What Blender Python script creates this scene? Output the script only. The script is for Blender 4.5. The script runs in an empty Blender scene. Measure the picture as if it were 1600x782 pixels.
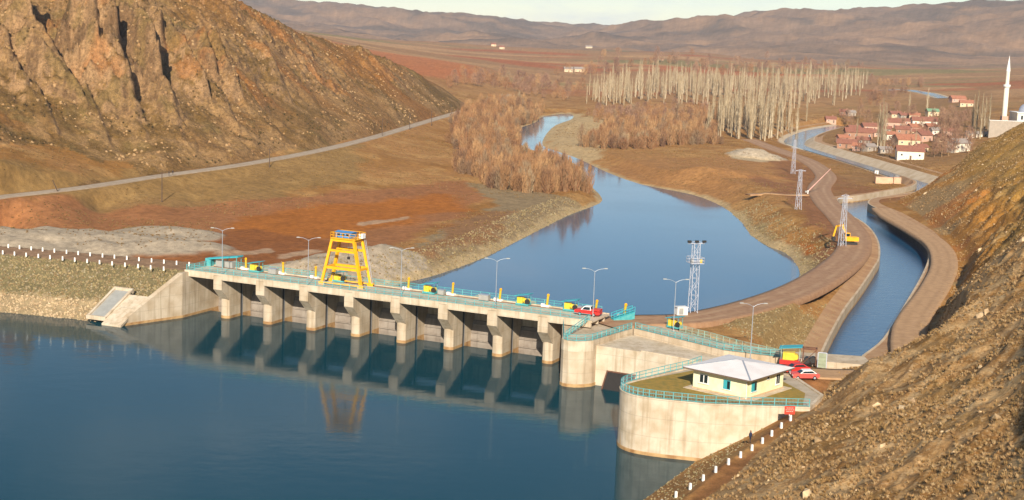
import bpy, bmesh, math, random
import numpy as np
from mathutils import Vector, Matrix

random.seed(7)
RNG = np.random.default_rng(11)
scene = bpy.context.scene
col = scene.collection

# ------------------------------------------------------------------ camera
EYE = 61.0                                   # metres above the reservoir
FPX, PITCH, ROLL = 2300.0, math.radians(8.67), math.radians(2.2)   # focal length for a 1600 px wide frame
_r0 = Vector((1, 0, 0)); _f0 = Vector((0, math.cos(PITCH), -math.sin(PITCH))); _u0 = Vector((0, math.sin(PITCH), math.cos(PITCH)))
_R = math.cos(ROLL) * _r0 + math.sin(ROLL) * _u0
_U = math.cos(ROLL) * _u0 - math.sin(ROLL) * _r0
cam_data = bpy.data.cameras.new('camera')
cam_data.sensor_fit = 'HORIZONTAL'; cam_data.sensor_width = 36.0; cam_data.lens = 36.0 * FPX / 1600.0
cam_data.clip_start = 1.0; cam_data.clip_end = 40000.0
cam = bpy.data.objects.new('camera', cam_data); col.objects.link(cam)
_m = Matrix((_R, _U, -_f0)).transposed().to_4x4(); _m.translation = Vector((0, 0, EYE))
cam.matrix_world = _m
scene.camera = cam
CAM = np.array([0, 0, EYE]); R_, U_, F_ = (np.array(v) for v in (_R, _U, _f0))

# ------------------------------------------------------------------ sky, sun, exposure
SUN_EL, SUN_AZ = math.radians(27), math.radians(0.5)    # the light travels towards +Y, a little to +X
world = bpy.data.worlds.new('World'); scene.world = world; world.use_nodes = True
wn = world.node_tree.nodes; wl = world.node_tree.links; wn.clear()
w_out = wn.new('ShaderNodeOutputWorld'); w_bg = wn.new('ShaderNodeBackground'); w_bg.inputs['Strength'].default_value = 0.075
w_sky = wn.new('ShaderNodeTexSky'); w_sky.sky_type = 'NISHITA'; w_sky.sun_disc = False
w_sky.sun_elevation = SUN_EL; w_sky.sun_rotation = math.radians(180) + SUN_AZ
w_sky.altitude = 900; w_sky.air_density = 1.0; w_sky.dust_density = 0.1; w_sky.ozone_density = 2.0
w_tc = wn.new('ShaderNodeTexCoord'); w_map = wn.new('ShaderNodeMapping'); w_map.inputs['Scale'].default_value = (1.0, 1.0, 3.4)
w_ns = wn.new('ShaderNodeTexNoise'); w_ns.inputs['Scale'].default_value = 8.0; w_ns.inputs['Detail'].default_value = 9.0; w_ns.inputs['Roughness'].default_value = 0.58
w_rp = wn.new('ShaderNodeValToRGB'); w_rp.color_ramp.elements[0].position = 0.50; w_rp.color_ramp.elements[1].position = 0.74
w_rp.color_ramp.elements[0].color = (0, 0, 0, 1); w_rp.color_ramp.elements[1].color = (0.75, 0.75, 0.75, 1)
w_mix = wn.new('ShaderNodeMix'); w_mix.data_type = 'RGBA'; w_mix.inputs[7].default_value = (7.0, 7.6, 8.6, 1)
wl.new(w_tc.outputs['Generated'], w_map.inputs['Vector']); wl.new(w_map.outputs[0], w_ns.inputs['Vector'])
wl.new(w_ns.outputs['Fac'], w_rp.inputs['Fac']); wl.new(w_rp.outputs['Color'], w_mix.inputs[0])
wl.new(w_sky.outputs['Color'], w_mix.inputs[6]); wl.new(w_mix.outputs[2], w_bg.inputs['Color']); wl.new(w_bg.outputs[0], w_out.inputs['Surface'])
sun_data = bpy.data.lights.new('sun', 'SUN'); sun_data.energy = 5.0; sun_data.angle = math.radians(0.55); sun_data.color = (1.0, 0.92, 0.80)
sun = bpy.data.objects.new('sun', sun_data); col.objects.link(sun)
_sd = Vector((math.sin(SUN_AZ) * math.cos(SUN_EL), math.cos(SUN_AZ) * math.cos(SUN_EL), -math.sin(SUN_EL)))
sun.rotation_euler = _sd.to_track_quat('-Z', 'Y').to_euler()
vs = scene.view_settings; vs.view_transform = 'Standard'; vs.look = 'None'; vs.gamma = 1.0; vs.exposure = 0.53; vs.use_curve_mapping = False
scene.cycles.max_bounces = 6; scene.cycles.transparent_max_bounces = 6; scene.cycles.volume_bounces = 0
scene.cycles.use_denoising = True

# ------------------------------------------------------------------ measuring helpers (photo pixel + known level -> world)
def ray(px, py):
    return F_ * FPX + R_ * (px - 800.0) + U_ * (391.0 - py)
def P(px, py, z):                            # point at level z seen at that pixel
    d = ray(px, py); return CAM + d * ((z - EYE) / d[2])
def Dp(px, py, Y):                           # point at forward distance Y
    d = ray(px, py); return CAM + d * (Y / d[1])

# ------------------------------------------------------------------ noise
_TAB = np.random.default_rng(5).random((256, 256)).astype(np.float32)
def vnoise(x, y, seed=0):
    x = x + (seed * 37.17) % 251; y = y + (seed * 91.73) % 239
    ix = np.floor(x); iy = np.floor(y); fx = (x - ix).astype(np.float32); fy = (y - iy).astype(np.float32)
    ix = ix.astype(np.int32); iy = iy.astype(np.int32); i0 = ix & 255; i1 = (ix + 1) & 255; j0 = iy & 255; j1 = (iy + 1) & 255
    fx = fx * fx * (3 - 2 * fx); fy = fy * fy * (3 - 2 * fy)
    a = _TAB[i0, j0]; c = _TAB[i0, j1]
    a = a + (_TAB[i1, j0] - a) * fx; c = c + (_TAB[i1, j1] - c) * fx
    return a + (c - a) * fy
def fbm(x, y, octv=4, seed=0, gain=0.5, ridged=False):
    s = 0; amp = 1.0; tot = 0; c, sn = math.cos(0.6), math.sin(0.6)
    for o in range(octv):
        n = vnoise(x, y, seed + o * 17)
        if ridged: n = 1 - np.abs(2 * n - 1)
        s = s + amp * n; tot += amp; amp *= gain
        x, y = (x * c - y * sn) * 2.03 + 5.2, (x * sn + y * c) * 2.03 + 1.3
    return s / tot
def sstep(a, b, x):
    t = np.clip((x - a) / (b - a), 0, 1); return t * t * (3 - 2 * t)
def smax(a, b, k):
    h = np.clip(0.5 + 0.5 * (a - b) / k, 0, 1); return b + (a - b) * h + k * h * (1 - h)

def _near(x, y, poly, lim):                  # does this block of points come within lim of the line?
    return not (x.max() < poly[:, 0].min() - lim or x.min() > poly[:, 0].max() + lim or y.max() < poly[:, 1].min() - lim or y.min() > poly[:, 1].max() + lim)
def seg_dist(x, y, poly, closed=False, lim=1e9):   # distance to a polyline and the running length at the nearest point
    poly = np.asarray(poly, float); poly = poly[:, :2]; x = np.asarray(x, float); y = np.asarray(y, float); best = np.full(x.shape, 1e9); along = np.zeros(x.shape); L = 0
    if not _near(x, y, poly, lim): return best, along
    best *= 1e9; n = len(poly); m = n if closed else n - 1
    for i in range(m):
        a = poly[i]; b = poly[(i + 1) % n]; ab = b - a; l2 = ab @ ab; l = math.sqrt(l2)
        if l2 < 1e-12: continue
        if lim < 1e8 and not _near(x, y, np.array([a, b]), lim): L += l; continue
        dx = x - a[0]; dy = y - a[1]; t = np.clip((dx * ab[0] + dy * ab[1]) / l2, 0, 1); dx -= t * ab[0]; dy -= t * ab[1]; d = dx * dx + dy * dy
        w = d < best; best[w] = d[w]; along[w] = L + t[w] * l; L += l
    return np.sqrt(best), along
def inside(x, y, poly):
    poly = np.asarray(poly, float)[:, :2]; x = np.asarray(x, float); y = np.asarray(y, float); c = np.zeros(x.shape, bool); n = len(poly); j = n - 1
    if not _near(x, y, poly, 0): return c
    y0, y1 = y.min(), y.max()
    for i in range(n):
        xi, yi = poly[i]; xj, yj = poly[j]; j = i
        if max(yi, yj) < y0 or min(yi, yj) > y1: continue
        c ^= ((yi > y) != (yj > y)) & (x < (xj - xi) * (y - yi) / (yj - yi + 1e-12) + xi)
    return c
def sdf(x, y, poly, lim=1e9):                # negative inside
    d, _ = seg_dist(x, y, poly, True, lim); return np.where(inside(x, y, poly), -d, d)
def PP(pts, z): return np.array([P(a, b, z)[:2] for a, b in pts])
def smooth_line(pts, n=6, closed=False):     # Catmull-Rom
    pts = np.asarray(pts, float); out = []; N = len(pts)
    for i in range(N if closed else N - 1):
        g = (lambda k: pts[k % N]) if closed else (lambda k: pts[min(max(k, 0), N - 1)])
        p0, p1, p2, p3 = g(i - 1), g(i), g(i + 1), g(i + 2)
        for k in range(n):
            t = k / n
            out.append(0.5 * (2 * p1 + (p2 - p0) * t + (2 * p0 - 5 * p1 + 4 * p2 - p3) * t * t + (3 * p1 - p0 - 3 * p2 + p3) * t ** 3))
    if not closed: out.append(pts[-1])
    return np.array(out)

class RBF:                                   # smooth sheet through measured heights, in (azimuth, log distance)
    def __init__(self, pts, k=3.0):
        p = np.asarray(pts, float); self.k = k; self.c = self.uv(p[:, 0], p[:, 1]); n = len(p)
        A = np.sqrt(((self.c[:, None] - self.c[None]) ** 2).sum(-1) + 1e-4); Q = np.hstack([np.ones((n, 1)), self.c])
        M = np.block([[A + 1e-6 * np.eye(n), Q], [Q.T, np.zeros((3, 3))]])
        s = np.linalg.solve(M, np.concatenate([p[:, 2], np.zeros(3)])); self.w = s[:n]; self.a = s[n:]
    def uv(self, x, y):
        return np.stack([np.arctan2(x, y) * self.k, np.log(np.hypot(x, y))], -1)
    def __call__(self, x, y):
        q = self.uv(x, y); out = self.a[0] + self.a[1] * q[..., 0] + self.a[2] * q[..., 1]
        for c, w in zip(self.c, self.w):
            out = out + w * np.sqrt((q[..., 0] - c[0]) ** 2 + (q[..., 1] - c[1]) ** 2 + 1e-4)
        return out

# ------------------------------------------------------------------ object helpers
def tag(o, label=None, cat=None, group=None, kind=None):
    if label: o['label'] = label
    if cat: o['category'] = cat
    if group: o['group'] = group
    if kind: o['kind'] = kind
    return o
def empty(name, loc=(0, 0, 0), rz=0.0):
    o = bpy.data.objects.new(name, None); col.objects.link(o); o.location = loc; o.rotation_euler = (0, 0, rz); o.empty_display_size = 0.3
    return o
def link(name, me, m=None, parent=None):
    o = bpy.data.objects.new(name, me); col.objects.link(o)
    if m is not None and len(me.materials) == 0: me.materials.append(m)
    if parent is not None: o.parent = parent
    return o
def copy_tree(o, parent=None):
    c = o.copy(); col.objects.link(c); c.parent = parent
    for ch in o.children: copy_tree(ch, c)
    return c
def np_mesh(name, verts, quads=None, tris=None, smooth=False):
    me = bpy.data.meshes.new(name); verts = np.asarray(verts, np.float32); me.vertices.add(len(verts)); me.vertices.foreach_set('co', verts.ravel())
    fl = []; st = []; n = 0
    if quads is not None and len(quads): q = np.asarray(quads, np.int32); fl.append(q.ravel()); st.append(np.arange(len(q)) * 4); n += len(q) * 4
    if tris is not None and len(tris): t = np.asarray(tris, np.int32); fl.append(t.ravel()); st.append(n + np.arange(len(t)) * 3)
    fl = np.concatenate(fl).astype(np.int32); st = np.concatenate(st).astype(np.int32)
    me.loops.add(len(fl)); me.loops.foreach_set('vertex_index', fl); me.polygons.add(len(st)); me.polygons.foreach_set('loop_start', st)
    me.polygons.foreach_set('use_smooth', np.full(len(st), smooth)); me.update(calc_edges=True)
    return me
class MB:
    def __init__(s): s.v = []; s.f = []
    def add(s, v, f):
        n = len(s.v); s.v += [tuple(p) for p in v]; s.f += [tuple(i + n for i in q) for q in f]; return s
    def box(s, c, size, rz=0.0, taper=1.0):
        hx, hy, hz = (k / 2 for k in size); ca, sa = math.cos(rz), math.sin(rz); v = []
        for z, k in ((-hz, 1.0), (hz, taper)):
            for x, y in ((-hx, -hy), (hx, -hy), (hx, hy), (-hx, hy)):
                x *= k; y *= k; v.append((c[0] + x * ca - y * sa, c[1] + x * sa + y * ca, c[2] + z))
        return s.add(v, [(0, 3, 2, 1), (4, 5, 6, 7), (0, 1, 5, 4), (1, 2, 6, 5), (2, 3, 7, 6), (3, 0, 4, 7)])
    def bar(s, a, b, w, h=None, up=(0, 0, 1)):             # a box beam from a to b
        a, b = Vector(a), Vector(b); d = (b - a).normalized(); h = h or w; u = Vector(up)
        if abs(d.dot(u)) > 0.98: u = Vector((0, 1, 0))
        x = d.cross(u).normalized() * (w / 2); y = x.cross(d).normalized() * (h / 2)
        v = [p + q for p in (a, b) for q in (-x - y, x - y, x + y, -x + y)]
        return s.add(v, [(0, 1, 2, 3), (7, 6, 5, 4), (0, 4, 5, 1), (1, 5, 6, 2), (2, 6, 7, 3), (3, 7, 4, 0)])
    def tube(s, a, b, r, r2=None, n=8):
        a, b = Vector(a), Vector(b); d = (b - a).normalized(); r2 = r if r2 is None else r2
        u = Vector((0, 0, 1)) if abs(d.z) < 0.95 else Vector((1, 0, 0)); x = d.cross(u).normalized(); y = d.cross(x)
        v = [a + (x * math.cos(t) + y * math.sin(t)) * r for t in np.linspace(0, 2 * math.pi, n, False)]
        v += [b + (x * math.cos(t) + y * math.sin(t)) * r2 for t in np.linspace(0, 2 * math.pi, n, False)]
        f = [(i, (i + 1) % n, n + (i + 1) % n, n + i) for i in range(n)] + [tuple(range(n - 1, -1, -1)), tuple(range(n, 2 * n))]
        return s.add(v, f)
    def lathe(s, prof, n=12, c=(0, 0, 0)):
        v = []; f = []; m = len(prof)
        for k in range(n):
            t = 2 * math.pi * k / n; v += [(c[0] + r * math.cos(t), c[1] + r * math.sin(t), c[2] + z) for r, z in prof]
        for k in range(n):
            for i in range(m - 1): f.append((k * m + i, (k + 1) % n * m + i, (k + 1) % n * m + i + 1, k * m + i + 1))
        return s.add(v, f)
    def prism(s, poly, z0, z1):
        n = len(poly); area = sum(poly[i][0] * poly[(i + 1) % n][1] - poly[(i + 1) % n][0] * poly[i][1] for i in range(n))
        if area < 0: poly = list(poly)[::-1]
        v = [(p[0], p[1], z0) for p in poly] + [(p[0], p[1], z1) for p in poly]
        return s.add(v, [tuple(range(n - 1, -1, -1)), tuple(range(n, 2 * n))] + [(i, (i + 1) % n, n + (i + 1) % n, n + i) for i in range(n)])
    def side(s, prof, x0, x1, fr=None):       # profile in (y, z) extruded along x; fr maps local to world
        n = len(prof); fr = fr or (lambda p: p)
        v = [fr((x0, y, z)) for y, z in prof] + [fr((x1, y, z)) for y, z in prof]
        return s.add(v, [tuple(range(n)), tuple(range(2 * n - 1, n - 1, -1))] + [(i, n + i, n + (i + 1) % n, (i + 1) % n) for i in range(n)])
    def mesh(s, name, fix=True, smooth=False):
        me = bpy.data.meshes.new(name); me.from_pydata(s.v, [], s.f)
        if fix:
            bm = bmesh.new(); bm.from_mesh(me); bmesh.ops.recalc_face_normals(bm, faces=bm.faces); bm.to_mesh(me); bm.free()
        if smooth: me.polygons.foreach_set('use_smooth', [True] * len(me.polygons))
        me.update(); return me
    def build(s, name, m, parent=None, smooth=False): return link(name, s.mesh(name, True, smooth), m, parent)

# ------------------------------------------------------------------ materials
def S(hexs):                                 # sRGB hex -> linear
    c = [int(hexs[i:i + 2], 16) / 255 for i in (0, 2, 4)]
    return tuple(k / 12.92 if k <= 0.04045 else ((k + 0.055) / 1.055) ** 2.4 for k in c)
MATS = {}
def mat(name, base, rough=0.8, var=0.15, scale=3.0, metallic=0.0, bump=0.0, bscale=20.0, second=None, amt=0.5, stain=None, lifts=0.0):
    """plain surface with two sizes of colour variation; 'second' is a patchy second colour; 'stain' darkens in vertical runs"""
    m = bpy.data.materials.new(name); m.use_nodes = True; MATS[name] = m; nt = m.node_tree; N = nt.nodes; L = nt.links
    b = N['Principled BSDF']; b.inputs['Roughness'].default_value = rough; b.inputs['Metallic'].default_value = metallic
    tc_ = N.new('ShaderNodeNewGeometry'); tc = type('T', (), {'outputs': {'Object': tc_.outputs['Position']}})
    n1 = N.new('ShaderNodeTexNoise'); n1.inputs['Scale'].default_value = scale; n1.inputs['Detail'].default_value = 6; L.new(tc.outputs['Object'], n1.inputs['Vector'])
    mx = N.new('ShaderNodeMix'); mx.data_type = 'RGBA'; c2 = second or tuple(k * (1 - 2 * var) for k in base)
    mx.inputs[6].default_value = (*base, 1); mx.inputs[7].default_value = (*c2, 1)
    r = N.new('ShaderNodeMapRange'); r.inputs[1].default_value = 0.38; r.inputs[2].default_value = 0.68; r.inputs[4].default_value = amt if second else 1.0
    L.new(n1.outputs['Fac'], r.inputs[0]); L.new(r.outputs[0], mx.inputs[0]); out = mx.outputs[2]
    if stain:
        mp = N.new('ShaderNodeMapping'); mp.inputs['Scale'].default_value = (1.6, 1.6, 0.09); L.new(tc.outputs['Object'], mp.inputs['Vector'])
        n2 = N.new('ShaderNodeTexNoise'); n2.inputs['Scale'].default_value = 1.0; n2.inputs['Detail'].default_value = 5; L.new(mp.outputs[0], n2.inputs['Vector'])
        r2 = N.new('ShaderNodeMapRange'); r2.inputs[1].default_value = 0.5; r2.inputs[2].default_value = 0.75; r2.inputs[4].default_value = 0.55; L.new(n2.outputs['Fac'], r2.inputs[0])
        m2 = N.new('ShaderNodeMix'); m2.data_type = 'RGBA'; m2.inputs[7].default_value = (*stain, 1); L.new(r2.outputs[0], m2.inputs[0]); L.new(out, m2.inputs[6]); out = m2.outputs[2]
    if lifts:                                # casting joints between the concrete lifts
        sx = N.new('ShaderNodeSeparateXYZ'); L.new(tc_.outputs['Position'], sx.inputs[0]); dv = N.new('ShaderNodeMath'); dv.operation = 'DIVIDE'; L.new(sx.outputs['Z'], dv.inputs[0]); dv.inputs[1].default_value = lifts
        fr = N.new('ShaderNodeMath'); fr.operation = 'FRACT'; L.new(dv.outputs[0], fr.inputs[0]); lt = N.new('ShaderNodeMath'); lt.operation = 'LESS_THAN'; L.new(fr.outputs[0], lt.inputs[0]); lt.inputs[1].default_value = .03; sc_ = N.new('ShaderNodeMath'); sc_.operation = 'MULTIPLY'; L.new(lt.outputs[0], sc_.inputs[0]); sc_.inputs[1].default_value = .45
        m4 = N.new('ShaderNodeMix'); m4.data_type = 'RGBA'; m4.inputs[7].default_value = (*[k * .45 for k in base], 1); L.new(sc_.outputs[0], m4.inputs[0]); L.new(out, m4.inputs[6]); out = m4.outputs[2]
    L.new(out, b.inputs['Base Color'])
    if bump:
        n3 = N.new('ShaderNodeTexNoise'); n3.inputs['Scale'].default_value = bscale; n3.inputs['Detail'].default_value = 4; L.new(tc.outputs['Object'], n3.inputs['Vector'])
        bp = N.new('ShaderNodeBump'); bp.inputs['Strength'].default_value = bump; bp.inputs['Distance'].default_value = 0.1; L.new(n3.outputs['Fac'], bp.inputs['Height']); L.new(bp.outputs[0], b.inputs['Normal'])
    return m
def terrain_mat(name, s1, s2, amp, bump, speckle=None, speck_amt=0.0, speck_scale=1.2):
    """soil: measured zone colours from the mesh, broken up by noise at several sizes"""
    m = bpy.data.materials.new(name); m.use_nodes = True; nt = m.node_tree; N = nt.nodes; L = nt.links; b = N['Principled BSDF']
    b.inputs['Roughness'].default_value = 1.0; b.inputs['Specular IOR Level'].default_value = 0.1
    at = N.new('ShaderNodeAttribute'); at.attribute_name = 'Col'; ge = N.new('ShaderNodeNewGeometry')
    def noise(sc, det=6, rg=0.6):
        n = N.new('ShaderNodeTexNoise'); n.inputs['Scale'].default_value = sc; n.inputs['Detail'].default_value = det; n.inputs['Roughness'].default_value = rg
        L.new(ge.outputs['Position'], n.inputs['Vector']); return n.outputs['Fac']
    a, c = noise(s1), noise(s2, 5, 0.7)
    ad = N.new('ShaderNodeMath'); ad.operation = 'ADD'; L.new(a, ad.inputs[0]); L.new(c, ad.inputs[1])
    r = N.new('ShaderNodeMapRange'); r.inputs[1].default_value = 0.7; r.inputs[2].default_value = 1.3; r.inputs[3].default_value = 1 - amp; r.inputs[4].default_value = 1 + amp; L.new(ad.outputs[0], r.inputs[0])
    mu = N.new('ShaderNodeVectorMath'); mu.operation = 'SCALE'; L.new(at.outputs['Color'], mu.inputs[0]); L.new(r.outputs[0], mu.inputs['Scale']); out = mu.outputs[0]
    if speckle:
        sp = noise(speck_scale, 3, 0.5); r2 = N.new('ShaderNodeMapRange'); r2.inputs[1].default_value = 0.58; r2.inputs[2].default_value = 0.66; r2.inputs[4].default_value = speck_amt; L.new(sp, r2.inputs[0])
        mx = N.new('ShaderNodeMix'); mx.data_type = 'RGBA'; mx.inputs[7].default_value = (*speckle, 1); L.new(r2.outputs[0], mx.inputs[0]); L.new(out, mx.inputs[6]); out = mx.outputs[2]
    L.new(out, b.inputs['Base Color'])
    bp = N.new('ShaderNodeBump'); bp.inputs['Strength'].default_value = bump; bp.inputs['Distance'].default_value = 0.4; L.new(ad.outputs[0], bp.inputs['Height']); L.new(bp.outputs[0], b.inputs['Normal'])
    return m
# ------------------------------------------------------------------ plan of the place
W0 = P(343.6, 496.8, 0); _W1 = P(845.3, 567.5, 0)          # front of the first and the last pier at the water
BD = (_W1 - W0) / np.linalg.norm(_W1 - W0); DD = np.array([-BD[1], BD[0], 0.0])   # along the weir, downstream
BAY = np.linalg.norm(_W1 - W0) / 7
WRZ = math.atan2(BD[1], BD[0])
def WL(b, d, z=0.0): return W0 + BD * b + DD * d + np.array([0, 0, z])
POND_Z, CANAL_Z = -2.0, 0.25
pond = np.vstack([[WL(-3, 8)[:2], WL(2, 60)[:2]], PP([(600, 448), (655, 437), (700, 424), (760, 401), (830, 366), (890, 336), (937, 318), (938, 306), (925, 292), (905, 262), (880, 247), (846, 238), (822, 231), (800, 214), (806, 203), (836, 192), (850, 182), (890, 178), (894, 186), (868, 196), (852, 212), (848, 228), (868, 236), (905, 249), (945, 268), (1000, 288), (1080, 304), (1130, 324), (1160, 349), (1172, 366), (1200, 385), (1228, 396), (1247, 418), (1247, 446)], POND_Z), PP([(1225, 457), (1160, 468), (1075, 486), (1010, 493)], 7.2) + np.array([0, 16.5]), [WL(79, 42)[:2], WL(75, 10)[:2]]])
pond = smooth_line(pond, 3, True)
canal_left = smooth_line(np.vstack([[[50.5, 243.0], [56.5, 262.0]], PP([(1296, 545), (1320, 500), (1345, 465), (1366, 432)], CANAL_Z), PP([(1375, 402), (1373, 378), (1360, 357), (1340, 342), (1318, 332), (1308, 324)], 2.6), PP([(1312, 319.5), (1340, 316), (1380, 309), (1422, 301), (1432, 294), (1420, 287), (1363, 267), (1300, 247), (1240, 229), (1226, 222), (1234, 214), (1262, 204), (1310, 196)], CANAL_Z)]), 5)
canal_right = smooth_line(np.vstack([[[60.0, 241.5], [63.5, 262.0]], PP([(1378, 545), (1412, 490), (1440, 440), (1450, 410)], 1.0), PP([(1445, 385), (1420, 365), (1390, 347), (1363, 335), (1355, 328), (1364, 321), (1400, 315), (1450, 307), (1472, 297), (1462, 290), (1446, 286), (1380, 266), (1310, 245), (1262, 230), (1257, 224), (1264, 217), (1290, 208), (1325, 200)], CANAL_Z)]), 5)
canal = np.vstack([canal_left, canal_right[::-1]])
crest = np.array([P(300, 417, 8.6)[:2], P(265, 413, 8.6)[:2], P(130, 401.5, 8.6)[:2], P(8, 391, 8.6)[:2], P(-200, 376, 8.6)[:2], P(-600, 350, 8.6)[:2]])
shore = np.array([[28.5, 207.2], P(1050, 748, 0)[:2], P(1003, 782, 0)[:2], [0, 140], [-12, 100], [-20, 60]])
reservoir = np.vstack([[WL(-7, 0)[:2], WL(-4, 6)[:2], WL(80, 6)[:2], [17, 251], [31, 241], [38, 235], [34, 229.5], [18.5, 217], [17, 210.5], [21, 207.4]], shore, [[-700, 60], [-700, 560]], crest[::-1]])
island = smooth_line([[20, 218.5], [17.3, 215], [16.8, 211.5], [18.3, 208.6], [21.5, 206.8], [26, 205.6]], 4)
road_left = smooth_line(np.array([P(-260, 345, 8), P(-120, 325, 8), P(0, 308, 8), P(130, 293, 8), P(250, 275, 8), P(380, 257, 8.5), P(500, 235, 9), P(590, 213, 9), P(660, 192, 9), P(735, 170, 8.5), P(775, 158, 6), P(800, 148, 5)]), 8)
track_mid = smooth_line(np.array([P(940, 507, 8.2), P(1000, 501, 8.2), P(1090, 497, 8), P(1190, 474, 7), P(1270, 442, 6), P(1325, 402, 5), P(1336, 374, 4.5), P(1318, 345, 4.0), P(1292, 318, 3), P(1280, 295, 2), P(1290, 275, 1.4), P(1262, 252, 1.2), P(1215, 235, 1.4), P(1170, 218, 2.5)]), 6)
track_canal = smooth_line(np.array([(44, 229, 8.2), (54, 229, 8.1), (64, 235, 7.2), (70.5, 250, 5.2), (74, 266, 4.4), P(1425, 505, 4), P(1462, 448, 4), P(1476, 412, 4), P(1465, 383, 4), P(1430, 358, 4), P(1392, 337, 4), P(1378, 326, 4)]), 6)

_vp = [P(a, b, z) for a, b, z in [
    (-250, 352, 8), (0, 308, 8), (130, 293, 8), (250, 275, 8), (380, 257, 8.5), (500, 235, 9), (590, 213, 9), (660, 192, 9), (735, 170, 8.5), (775, 158, 6),
    (0, 340, 2.5), (150, 327, 2.5), (300, 314, 2.5), (450, 303, 2.5), (600, 290, 2.5), (700, 277, 2.2), (745, 262, 2.0), (740, 225, 2), (770, 190, 2.5),
    (0, 372, 2), (-250, 380, 2), (200, 352, 2), (400, 380, 1.5), (560, 390, 1.5), (650, 330, 1.5), (800, 300, 1.2), (860, 318, 1.0), (480, 340, 1.6), (330, 400, 2),
    (820, 262, .6), (780, 230, .8), (850, 165, .5), (900, 205, -.6), (880, 225, -.9), (920, 240, 1), (950, 250, 2), (1030, 270, 3), (1100, 265, 3.5), (1000, 230, 2), (930, 190, 1.5),
    (1120, 300, 4), (1170, 330, 5), (1200, 355, 5.5), (1240, 390, 6.5), (1270, 440, 6.5), (1230, 470, 7), (1130, 490, 8), (1060, 490, 8), (1000, 495, 8.2), (1150, 520, 8), (1230, 520, 7), (1290, 475, 5), (1310, 450, 4.5),
    (1330, 400, 4.5), (1310, 350, 4.5), (1280, 300, 2), (1220, 262, 1.2), (1150, 230, 3), (1250, 285, 2), (1200, 300, 4), (1300, 258, .9), (1360, 278, .9), (1400, 292, 1.2), (1250, 240, .9), (1215, 228, 1.0),
    (1250, 600, 8.2), (1235, 650, 8), (1290, 600, 7), (1430, 505, 4), (1470, 440, 4), (1478, 400, 4), (1430, 352, 4), (1380, 322, 4), (1330, 290, 1.4), (1380, 250, 4.0),
    (1420, 262, 4), (1340, 225, 4.5), (1425, 235, 5), (1480, 230, 7), (1350, 195, 6), (1450, 190, 8), (1300, 190, 5), (1180, 710, 6.6), (1110, 770, 6), (1075, 782, 5.5), (1220, 668, 7.7), (1275, 615, 7.4),
    (1000, 160, 3), (1100, 160, 3), (1200, 160, 4), (800, 130, 5), (1000, 130, 5), (1200, 130, 6), (1400, 150, 10)]]
_vp += [Dp(a, b, Y) for a, b, Y in [
    (700, 118, 1300), (620, 108, 1300), (540, 85, 1400), (600, 84, 1550), (700, 97, 1550), (760, 107, 1450), (450, 48, 1500), (300, 20, 1500), (660, 82, 1900), (760, 92, 1900), (480, 52, 2100), (350, 25, 2100), (100, 0, 1800),
    (560, 62, 2600), (680, 68, 2800), (800, 74, 3000), (900, 73, 3400), (820, 90, 2200), (950, 88, 2300), (1050, 95, 2100), (1100, 80, 3000), (1180, 96, 2400), (1300, 106, 2300), (1420, 110, 2200), (1540, 110, 2200), (1600, 108, 2300), (1300, 103, 2900), (1450, 104, 2900), (1600, 104, 2900), (1130, 88, 3100), (1000, 74, 3800),
    (360, -3, 5600), (450, 4, 5600), (540, 13, 5600), (640, 16, 5600), (730, 26, 5600), (800, 31, 5600), (870, 40, 5600), (930, 46, 5600), (200, -14, 5600), (0, -25, 5600), (-200, -30, 5600),
    (400, 40, 4000), (560, 50, 4000), (700, 56, 4000), (820, 62, 4200), (200, 25, 4000),
    (960, 44, 5200), (1000, 37, 5000), (1060, 32, 5000), (1130, 27, 4800), (1180, 19, 4700), (1230, 23, 4600), (1300, 19, 4500), (1380, 17, 4500), (1450, 12, 4500), (1520, 8, 4500), (1600, 6, 4500), (1750, 4, 4500),
    (1200, 58, 3900), (1330, 60, 3700), (1450, 52, 3700), (1560, 56, 3600), (1700, 60, 3600), (1100, 60, 4100),
    (360, 15, 8500), (800, 45, 8500), (1200, 40, 8500), (1600, 40, 8500), (1540, 188, 900), (1600, 186, 900), (1700, 180, 900), (1600, 150, 1300), (1500, 140, 1500)]]
valley_f = RBF(_vp)
_lh = [P(a, b, z) for a, b, z in [(-250, 340, 9), (-100, 318, 9), (0, 302, 9), (130, 288, 9), (250, 270, 9), (380, 252, 9.5), (500, 230, 10), (590, 208, 10), (660, 188, 10), (725, 168, 9.5)]]
_lh += [np.array([x, y, -25]) for x, y in [(-130, 360), (-95, 440), (-60, 540), (-30, 650), (0, 800), (20, 1000), (-60, 1200)]]
_lh += [Dp(a, b, Y) for a, b, Y in [(-200, 240, 420), (-200, 120, 470), (-200, 0, 520), (-200, -120, 600), (0, 250, 446), (0, 180, 486), (0, 100, 530), (0, 0, 588), (0, -50, 650), (100, 262, 468), (100, 180, 508), (100, 80, 566), (100, -20, 636),
    (200, 245, 498), (200, 180, 536), (200, 100, 585), (200, 0, 646), (200, -26, 700), (350, 215, 550), (350, 140, 602), (350, 70, 650), (350, 3, 715), (280, 120, 590), (440, 190, 612), (440, 110, 675), (440, 44, 760), (400, 28, 740),
    (500, 160, 680), (500, 95, 760), (500, 62, 810), (560, 168, 715), (560, 115, 790), (560, 80, 850), (610, 150, 790), (610, 100, 880), (650, 155, 840), (650, 115, 920), (690, 150, 910), (690, 137, 960), (720, 160, 970)]]
_lh += [np.array([x, y, z]) for x, y, z in [(-140, 900, 40), (-220, 900, 55), (-90, 1050, 12), (-180, 1100, 25), (-330, 800, 75), (-30, 1080, -5), (-330, 1100, 40)]]
lhill_f = RBF(_lh)
_rh = [P(a, b, z) for a, b, z in [(1112, 782, 6.4), (1185, 714, 7), (1252, 652, 8.2), (1300, 606, 7.5)]]
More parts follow.
